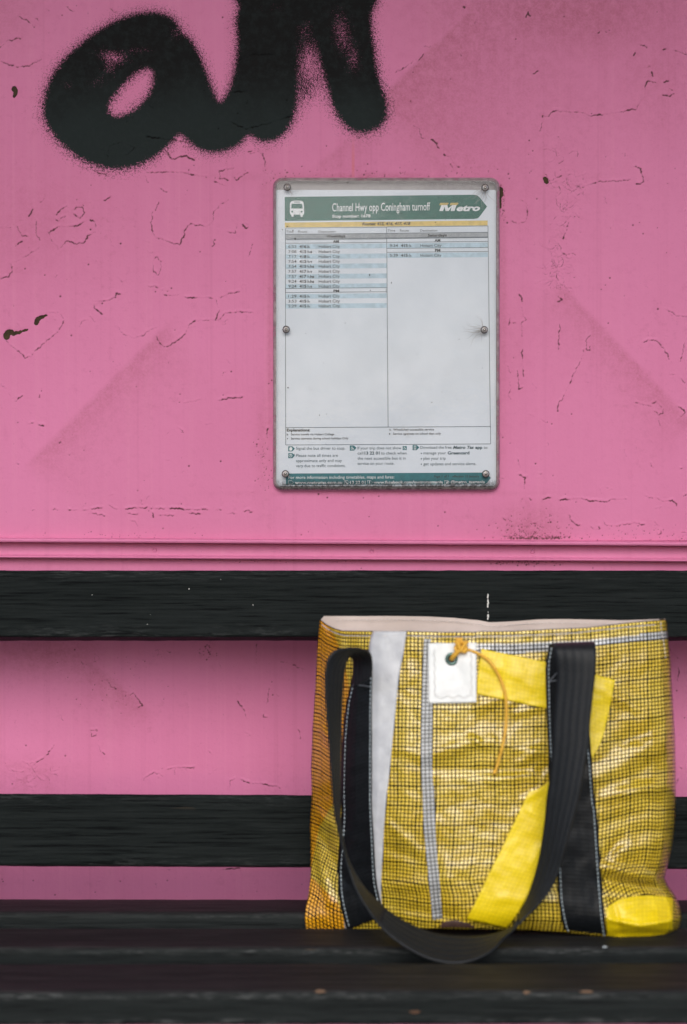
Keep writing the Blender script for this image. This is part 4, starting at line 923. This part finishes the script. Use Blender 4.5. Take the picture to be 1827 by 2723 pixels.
row_len = np.sqrt((np.diff(pts, axis=1) ** 2).sum(-1)); row_len = np.array([np.convolve(row_len[:, k], np.ones(15) / 15, 'same') for k in range(row_len.shape[1])]).T if False else row_len
cum = np.concatenate([np.zeros((nv, 1)), np.cumsum(row_len, axis=1)], 1); cum = cum - cum[:, mid:mid + 1]
col_len = np.sqrt((np.diff(pts, axis=0) ** 2).sum(-1)); cv = np.concatenate([np.zeros((1, nu)), np.cumsum(col_len, axis=0)], 0)
def smooth0(a, k=13):
    pad = np.pad(a, ((k, k), (0, 0)), 'edge'); ker = np.ones(2 * k + 1) / (2 * k + 1); return np.apply_along_axis(lambda c: np.convolve(c, ker, 'valid'), 0, pad)
cum = smooth0(cum); cum = np.where(True, cum, cum)
# cloth is cut square: blend arc length with a straight grid
U = cum / CELL; Vv = smooth0(cv.T, 9).T / CELL
uvf = np.stack([U, -Vv], -1).reshape(-1, 2)
front = grid_obj('front_panel', pts.reshape(-1, 3), nu, nv, M_sail, bag, uvf, dict(orange=org, greyband=gb)); solid(front, .0008, 1)

# back panel and lining
def bline(A, n): s = np.linspace(A[0, 0], A[-1, 0], n); return np.stack([s, np.interp(s, A[:, 0], A[:, 1])], -1)
BR = arr((Z4, [(145,128),(165,104),(250,104),(445,104),(700,103),(900,106),(1100,116),(1250,132)]), (Z5, [(60,134),(140,150),(250,145),(500,128),(700,126),(900,130),(1100,135),(1250,130),(1412,124)]))
nb = 120; br = bline(BR, nb); V = []; UVb = []; nvb = 30
for j in range(nvb):
    t = j / (nvb - 1)
    for i in range(nb):
        s = i / (nb - 1); dd = 1.408 - .056 * s ** 3 + .018 * math.sin(math.pi * s) ** .6 * (1 - .4 * t)
        p0 = Vector(at(br[i, 0], br[i, 1], dd)); xb = (-.026 + s * .308) ; p1 = Vector((xb, dd - WD - (.0 if s < .9 else .012 * (s - .9) / .1), .462)); p = p0.lerp(p1, t)
        p.y += .003 * nz(i * .08, j * .3, 5) * min(1, i / 5, (nb - 1 - i) / 5); V.append(tuple(p)); UVb.append((i * .8, j))
back = grid_obj('lining', V, nb, nvb, M_lin, bag, UVb)
V2 = [(x, y + .0012, z - .0002) for x, y, z in V]
bk = grid_obj('back_panel', V2, nb, nvb, M_sail, bag, [(a * 1.0, b * 3.2) for a, b in UVb], dict(orange=[0] * len(V2), greyband=[0] * len(V2))); solid(bk, .0008, 1)
# bottom panel
V = []; 
for j in range(6):
    t = j / 5
    for i in range(60):
        s = i / 59; p0 = Vector(pts[nv - 1, int(s * (nu - 1))]) + Vector((0, .001, .001)); p1 = Vector((-.026 + s * .308, 1.41 - WD, .4615)); V.append(tuple(p0.lerp(p1, t)))
grid_obj('bottom_panel', V, 60, 6, M_sail, bag, [(i % 60 * 1.5, i // 60 * 6) for i in range(360)], dict(orange=[0] * 360, greyband=[0] * 360))
# back rim binding seen above the lining
def tube_line(name, P3, r, mat, parent, sides=5):
    V = []; F = []; P3 = [Vector(p) for p in P3]; m = len(P3)
    for i, p in enumerate(P3):
        tg = (P3[min(i + 1, m - 1)] - P3[max(i - 1, 0)]).normalized(); up = Vector((0, -1, 0)); sd_ = tg.cross(up)
        if sd_.length < 1e-4: sd_ = tg.cross(Vector((1, 0, 0)))
        sd_.normalize(); up = sd_.cross(tg)
        for k in range(sides): a = math.tau * k / sides; V.append(tuple(p + (sd_ * math.cos(a) + up * math.sin(a)) * r))
    for i in range(m - 1):
        for k in range(sides): F.append((i * sides + k, i * sides + (k + 1) % sides, (i + 1) * sides + (k + 1) % sides, (i + 1) * sides + k))
    F.append(tuple(range(sides))[::-1]); F.append(tuple(range(len(V) - sides, len(V))))
    return V, F
def dashes(name, P, mat, dash=7.5, gap=4.0, r=.00034, lift=.0012, dfun=None, parent=bag):
    P = catmull(P, max(20, len(P) * 30)); seg = np.hypot(*np.diff(P, axis=0).T); c = np.concatenate([[0], np.cumsum(seg)]); tot = c[-1]; V = []; F = []; s = 0
    while s + dash < tot:
        q = []
        for e in (0, .25, .5, .75, 1):
            ss = s + dash * e; x = np.interp(ss, c, P[:, 0]); y = np.interp(ss, c, P[:, 1]); d = (dfun or depth)(x, y) - lift - .0009 - .0003 * math.sin(math.pi * e); q.append(at(x, y, d))
        v, f = tube_line('', q, r, None, None, 5); b = len(V); V += v; F += [tuple(b + k for k in g) for g in f]; s += dash + gap
    return mesh_obj(name, V, F, mat, parent)
def lin_d(x, y): return 1.408 - .056 * min(1, max(0, (x - BR[0, 0]) / (BR[-1, 0] - BR[0, 0]))) ** 3 + .018 * math.sin(math.pi * min(1, max(0, (x - BR[0, 0]) / (BR[-1, 0] - BR[0, 0])))) ** .6
dashes('lining_stitching', [(x, y + 10) for x, y in BR[2:-2]], M_stw, 6, 4, .00028, .0016, lin_d)
dashes('hem_stitching', arr((Z4, [(150,165),(220,212),(300,240),(400,246),(760,246),(1000,252),(1250,252)]), (Z5, [(100,253),(300,248),(500,240),(700,230),(900,210),(1100,187),(1300,170),(1400,163)])), M_stw, 26, 1.2, .00042, .0006)
dashes('edge_stitching', arr((Z5, [(1378,150),(1385,220),(1400,300),(1415,420)])), M_stw, 8, 3, .0004, .0006)

def strip(name, A, B, mat, n=90, m=12, lift=.0011, parent=bag, th=.0008, uvs=(1, 1), puff=0.0, rag=0.0, byrow=True):
    """ruled cloth strip between two traced edges, lying on the front panel"""
    def even(P):
        P = catmull(P, n * 3); c = P[:, 1 if byrow else 0]; c2 = np.linspace(c[0], c[-1], n)
        return np.stack([np.interp(c2, c, P[:, 0]), np.interp(c2, c, P[:, 1])], -1)
    A = even(A); B = even(B); V = []; UV = []; L = 0
    for j in range(n):
        if j: L += math.hypot(*(A[j] - A[j - 1])) * .00032
        w = math.hypot(*(A[j] - B[j])) * .00032
        for i in range(m):
            s = i / (m - 1); ra = rag * nz(j * .5, i * 0, s * 9)
            p = A[j] * (1 - s) + B[j] * s + np.array([ra, 0]) * (s < .01 or s > .99)
            d = depth(p[0], p[1]) - lift - .0009 - puff * math.sin(math.pi * s); V.append(at(p[0], p[1], d)); UV.append((s * uvs[0] if uvs[0] > 0 else s * w / CELL, L / CELL * uvs[1]))
    o = grid_obj(name, V, m, n, mat, parent, UV); 
    if th: solid(o, th, 1)
    return o
# pale strip, seam, grey hem band
strip('pale_strip', arr((Z4, [(520,213),(495,300),(490,420),(495,700),(497,1000),(500,1300)]), (Z6, [(500,0),(500,300),(520,600),(545,760),(575,860)])),
      arr((Z4, [(760,213),(742,350),(705,550),(680,800),(655,1050),(630,1300)]), (Z6, [(622,0),(602,220),(590,450),(578,700),(587,865)])), M_grey, n=100, lift=.0007, th=.0005)
strip('seam_tape', arr((Z4, [(884,265),(872,600),(864,1000),(868,1300)]), (Z6, [(871,0),(885,300),(915,600),(948,935)])),
      arr((Z4, [(935,265),(945,700),(942,1100),(950,1300)]), (Z6, [(960,0),(975,400),(1000,700),(1016,925)])), M_gseam, lift=.0008, th=.0005, uvs=(-1, 1))
strip('gusset_foot_strip', arr((Z6, [(300,880),(310,940),(320,1010)])), arr((Z6, [(318,850),(345,930),(360,1010)])), M_grey, n=16, m=4, lift=.0006, th=.0003)
# yellow tape
strip('yellow_tape', arr((Z4, [(1297,338),(1270,560),(1266,664)])), arr((Z5, [(620,452),(600,620),(590,780)])), M_tape, n=30, m=50, lift=.0011, th=.0005, uvs=(-1, 1))
strip('yellow_tape', arr((Z5, [(800,500),(800,640),(795,800),(790,950),(700,1150),(555,1110+200),(430,1380)]), (Z7, [(430,0),(360,150),(250,380),(150,580),(50,790),(-25,935)])),
      arr((Z5, [(1046,566),(1022,700),(990,850),(950,1000),(885,1125),(790,1250),(700,1400)]), (Z7, [(640,0),(580,150),(530,380),(480,580),(400,800),(262,1003)])), M_tape, n=120, m=30, lift=.0012, th=.0005, uvs=(-1, 1))
strip('corner_patch', arr((Z7, [(983,862),(1060,803),(1180,772),(1300,764),(1400,770),(1470,782)])), arr((Z7, [(992,1058),(1080,1072),(1180,1080),(1290,1080),(1400,1073),(1462,1048)])), M_tape, n=90, m=40, byrow=False, lift=.0026, th=.0005, uvs=(-1, 1))
M_pink = m_cloth('faded_red_cloth', (0.05, 0.026, 0.02), (0.09, 0.04, 0.03), .6)
strip('red_tab', arr((Z6, [(1000,975),(1040,945),(1120,940),(1200,962),(1250,985)])), arr((Z6, [(1005,990),(1060,992),(1130,992),(1200,994),(1250,996)])), M_pink, n=30, m=6, byrow=False, lift=.0008, th=.0003)
# black webbing sewn to the front
LA = arr((Z4, [(376,400),(382,500),(365,600),(332,750),(310,950),(300,1200),(297,1400)]), (Z6, [(298,60),(300,200),(286,400),(270,600),(284,800),(332,1005)]))
LB = arr((Z4, [(480,352),(512,480),(512,620),(511,760),(512,1000),(512,1200),(512,1400)]), (Z6, [(511,60),(516,200),(526,360),(537,560),(552,700),(600,900)]))
RA = arr((Z5, [(572,305),(546,450),(546,600),(552,800),(560,1000),(572,1250),(590,1490)]), (Z7, [(600,150),(615,400),(630,600),(640,800),(668,960),(695,1032)]))
RB = arr((Z5, [(893,296),(905,450),(893,620),(868,800),(862,930),(885,1200),(903,1450)]), (Z7, [(915,150),(932,400),(942,560),(952,700),(968,900),(990,1064)]))
sL = strip('webbing_strip', LA, LB, M_web, n=120, m=16, lift=.0016, th=.0014, uvs=(1, 1)); sR = strip('webbing_strip', RA, RB, M_web, n=120, m=16, lift=.0016, th=.0014, uvs=(1, 1))
inner = lambda A, B, f: catmull(A, 60) * (1 - f) + catmull(B, 60) * f
for A, B, a0, a1 in ((LA, LB, 8, 14), (RA, RB, 0, 0)):
    for f in (.07, .93):
        P = inner(A, B, f); dashes('stitching', P[a0 if f < .5 else 2:], M_stitch, 7.0, 4.0, .00055, .0036, parent=sL if A is LA else sR)
def thread(name, P, parent, mat=M_stitch, lift=.0038, r=.0005):
    q = catmull(P, 30); v, f = tube_line('', [at(x, y, depth(x, y) - lift - .0009) for x, y in q], r, None, None); return mesh_obj(name, v, f, mat, parent)
M_gth = flat_mat('grey_thread', (0.16, 0.17, 0.19), .7)
thread('box_stitch', arr((Z4, [(380,597),(440,602),(495,612)])), sL, M_gth); thread('box_stitch', arr((Z4, [(462,385),(450,440),(425,510),(388,588)])), sL, M_gth)
thread('box_stitch', arr((Z5, [(627,515),(600,545),(572,578)])), sR, M_gth); thread('box_stitch', arr((Z5, [(572,578),(600,572),(628,568)])), sR, M_gth)
# handle: one webbing loop hanging forward and down on to the seat
H = [(Z4,508,540,378,620,1.304),(Z4,513,440,378,480,1.301),(Z4,496,368,374,420,1.292),(Z4,425,337,354,398,1.280),(Z4,335,333,339,410,1.270),(Z4,255,349,323,448,1.265),(Z4,202,400,312,505,1.263),(Z4,181,480,303,590,1.263),
     (Z4,175,600,296,720,1.264),(Z4,184,780,289,890,1.265),(Z4,203,1000,285,1080,1.266),(Z4,222,1250,284,1290,1.268),(Z6,235,80,281,110,1.270),(Z6,250,200,284,220,1.271),(Z6,276,320,297,325,1.272),(Z6,309,450,324,445,1.272),
     (Z6,345,570,357,540,1.272),(Z6,400,720,430,670,1.266,1.271),(Z6,480,860,520,775,1.258,1.270),(Z6,590,1005,640,880,1.247,1.268),(Z6,740,1125,760,955,1.239,1.266),(Z6,900,1210,890,1012,1.235,1.265),
     (Z6,1030,1246,1010,1042,1.234,1.265),(Z6,1140,1250,1150,1056,1.234,1.265),(Z6,1260,1222,1290,1055,1.236,1.265),(Z6,1380,1155,1400,1035,1.242,1.266),(Z7,235,1083,268,1012,1.250,1.267),(Z7,312,1020,312,984,1.260,1.268),
     (Z7,388,937,364,885,1.266),(Z7,490,837,422,765,1.267),(Z7,582,720,463,640,1.267),(Z7,645,580,495,520,1.266),(Z7,690,420,520,380,1.264),(Z7,735,250,542,220,1.263),(Z7,780,90,556,60,1.263),
     (Z5,800,1350,573,1300,1.263),(Z5,832,1180,588,1140,1.264),(Z5,860,1020,598,990,1.265),(Z5,868,870,605,850,1.266),(Z5,886,700,619,680,1.267),(Z5,904,540,628,520,1.268),(Z5,913,400,615,400,1.270),(Z5,908,325,602,335,1.275),(Z5,893,292,594,303,1.285),(Z5,886,312,580,325,1.297)]
rowsH = [(*h[0](h[1], h[2]), *h[0](h[3], h[4]), h[5], h[6] if len(h) > 6 else h[5]) for h in H]
C = catmull(rowsH, 420); m = 14; V = []; UV = []; L = 0
for j, (x0, y0, x1, y1, d0, d1) in enumerate(C):
    if j: L += math.hypot(x0 - C[j - 1][0], y0 - C[j - 1][1]) * .00032
    pa = Vector(at(x0, y0, d0)); pb = Vector(at(x1, y1, d1)); w = (pa - pb).length
    # webbing keeps its true width: what looks narrow is turned edge-on
    need = max(0.0, .038 ** 2 - w * w) ** .5 * .55 if w < .036 else 0
    if y0 < 2460: pb = pb + Vector((pb - Vector((0, -WD, CZ)))).normalized() * min(need, .016)
    nrm = (pa - pb).normalized().cross(Vector((0, 0, 1)))
    for i in range(m):
        s = i / (m - 1); p = pa.lerp(pb, s); p.y -= .0010 * math.sin(math.pi * s); V.append(tuple(p)); UV.append((s, L / .0015))
hd = grid_obj('handle', V, m, 420, M_hand, bag, UV); solid(hd, .0016, 0)
# luggage label with eyelet and cord
lab = strip('label', arr((Z4, [(915,300),(917,450),(919,600),(921,731)])), arr((Z4, [(1261,296),(1262,450),(1262,600),(1263,725)])), M_label, n=30, m=24, lift=.0020, th=.0012, uvs=(-1, 1))
def zig(P0, P1, amp, k):
    P0, P1 = np.array(P0, float), np.array(P1, float); d = P1 - P0; n_ = np.array((-d[1], d[0])) / np.hypot(*d); return [tuple(P0 + d * i / k + n_ * amp * (1 if i % 2 else -1)) for i in range(k + 1)]
M_tan = flat_mat('faded_tan_thread', (0.68, 0.66, 0.64), .8)
def zthread(P):
    v, f = tube_line('', [at(x, y, depth(x, y) - .0056) for x, y in P], .00022, None, None, 4); mesh_obj('zigzag_stitching', v, f, M_tan, lab, False)
zthread(zig(Z4(975, 685), Z4(1215, 680), 4, 6)); zthread(zig(Z4(960, 340), Z4(965, 680), 2, 10)); zthread(zig(Z4(1225, 340), Z4(1228, 680), 2, 10))
def torus(name, cx, cy, d, R, r, mat, parent, squash=1.0):
    c = Vector(at(cx, cy, d)); V = []; F = []; n1, n2 = 32, 10
    for i in range(n1):
        a = math.tau * i / n1
        for j in range(n2):
            b = math.tau * j / n2; rr = R + r * math.cos(b); V.append((c.x + rr * math.cos(a), c.y - squash * r * math.sin(b), c.z + rr * math.sin(a)))
    for i in range(n1):
        for j in range(n2): F.append((i * n2 + j, ((i + 1) % n1) * n2 + j, ((i + 1) % n1) * n2 + (j + 1) % n2, i * n2 + (j + 1) % n2))
    return mesh_obj(name, V, F, mat, parent)
ec = Z4(1085, 412); ed = depth(*ec) - .0054
M_brass = flat_mat('tarnished_green_brass', (0.10, 0.17, 0.15), .32, .7)
torus('eyelet', ec[0], ec[1], ed, .0044, .0014, M_brass, lab, .7)
V = [at(ec[0] + 9.5 * math.cos(math.tau * i / 20), ec[1] + 9.5 * math.sin(math.tau * i / 20), ed - .0001 + .0006) for i in range(20)]
mesh_obj('eyelet_hole', V, [tuple(range(20))], flat_mat('dark_hole', (0.06, 0.05, 0.04), .8), lab, False)
M_cord = N('waxed_orange_cord'); cf = M_cord.noise(M_cord.pos(), 900, 3); M_cord.base(M_cord.mix(M_cord.ramp(cf, .3, .7), (0.62, 0.32, 0.025), (0.78, 0.44, 0.045))); M_cord.rough(.55); M_cord.bump(cf, .6, .0006); M_cord = M_cord.m
def cord(pts_, r):
    P = catmull(pts_, len(pts_) * 14); return tube_line('', [at(x, y, d) for x, y, d in P], r, None, None, 8)
kd = depth(*Z4(1150, 320)) - .002
V = []; F = []
def addvf(v, f):
    global V, F; b = len(V); V += v; F += [tuple(b + k for k in g) for g in f]
lead = [(*Z4(1085, 412), kd - .002), (*Z4(1105, 385), kd - .006), (*Z4(1140, 350), kd - .007)]
addvf(*cord(lead, .0022))
kn = []
for i in range(34):
    a = i * .78; kn.append((Z4(1153, 325)[0] + 12.5 * math.cos(a) * (1 + .2 * math.sin(i * 1.7)), Z4(1153, 325)[1] + 13 * math.sin(a * 1.33 + .5), kd - .006 - .0025 * math.sin(a * .7)))
addvf(*cord(kn, .0016))
tail = [(*Z4(1165, 340), kd - .006), (*Z4(1225, 352), kd - .006), (*Z4(1290, 382), kd - .005), (*Z4(1350, 425), kd - .006), (*Z4(1400, 490), kd - .007), (*Z4(1440, 570), kd - .007), (*Z4(1468, 660), kd - .006), (*Z4(1478, 760), kd - .006), (*Z4(1475, 880), kd - .006), (*Z4(1455, 1020), kd - .005), (*Z4(1425, 1130), kd - .005), (*Z4(1396, 1235), kd - .004)]
tail = [(x, y, min(kd - .004, depth(x, y) - .0042) if q < 3 else depth(x, y) - .0046) for q, (x, y, d) in enumerate(tail)]
addvf(*cord(tail, .00135))
for dx in (-14, -4, 6, 14):
    addvf(*cord([(*Z4(1145, 300), kd - .006), (*Z4(1140 + dx, 275), kd - .006), (*Z4(1136 + dx * 1.6, 262), kd - .005)], .0009))
e0 = Z4(1396, 1215); e1 = Z4(1392, 1240); addvf(*cord([(*e0, depth(*e0) - .0046), (*e1, depth(*e1) - .0046)], .0019))
mesh_obj('cord', V, F, M_cord, bag)
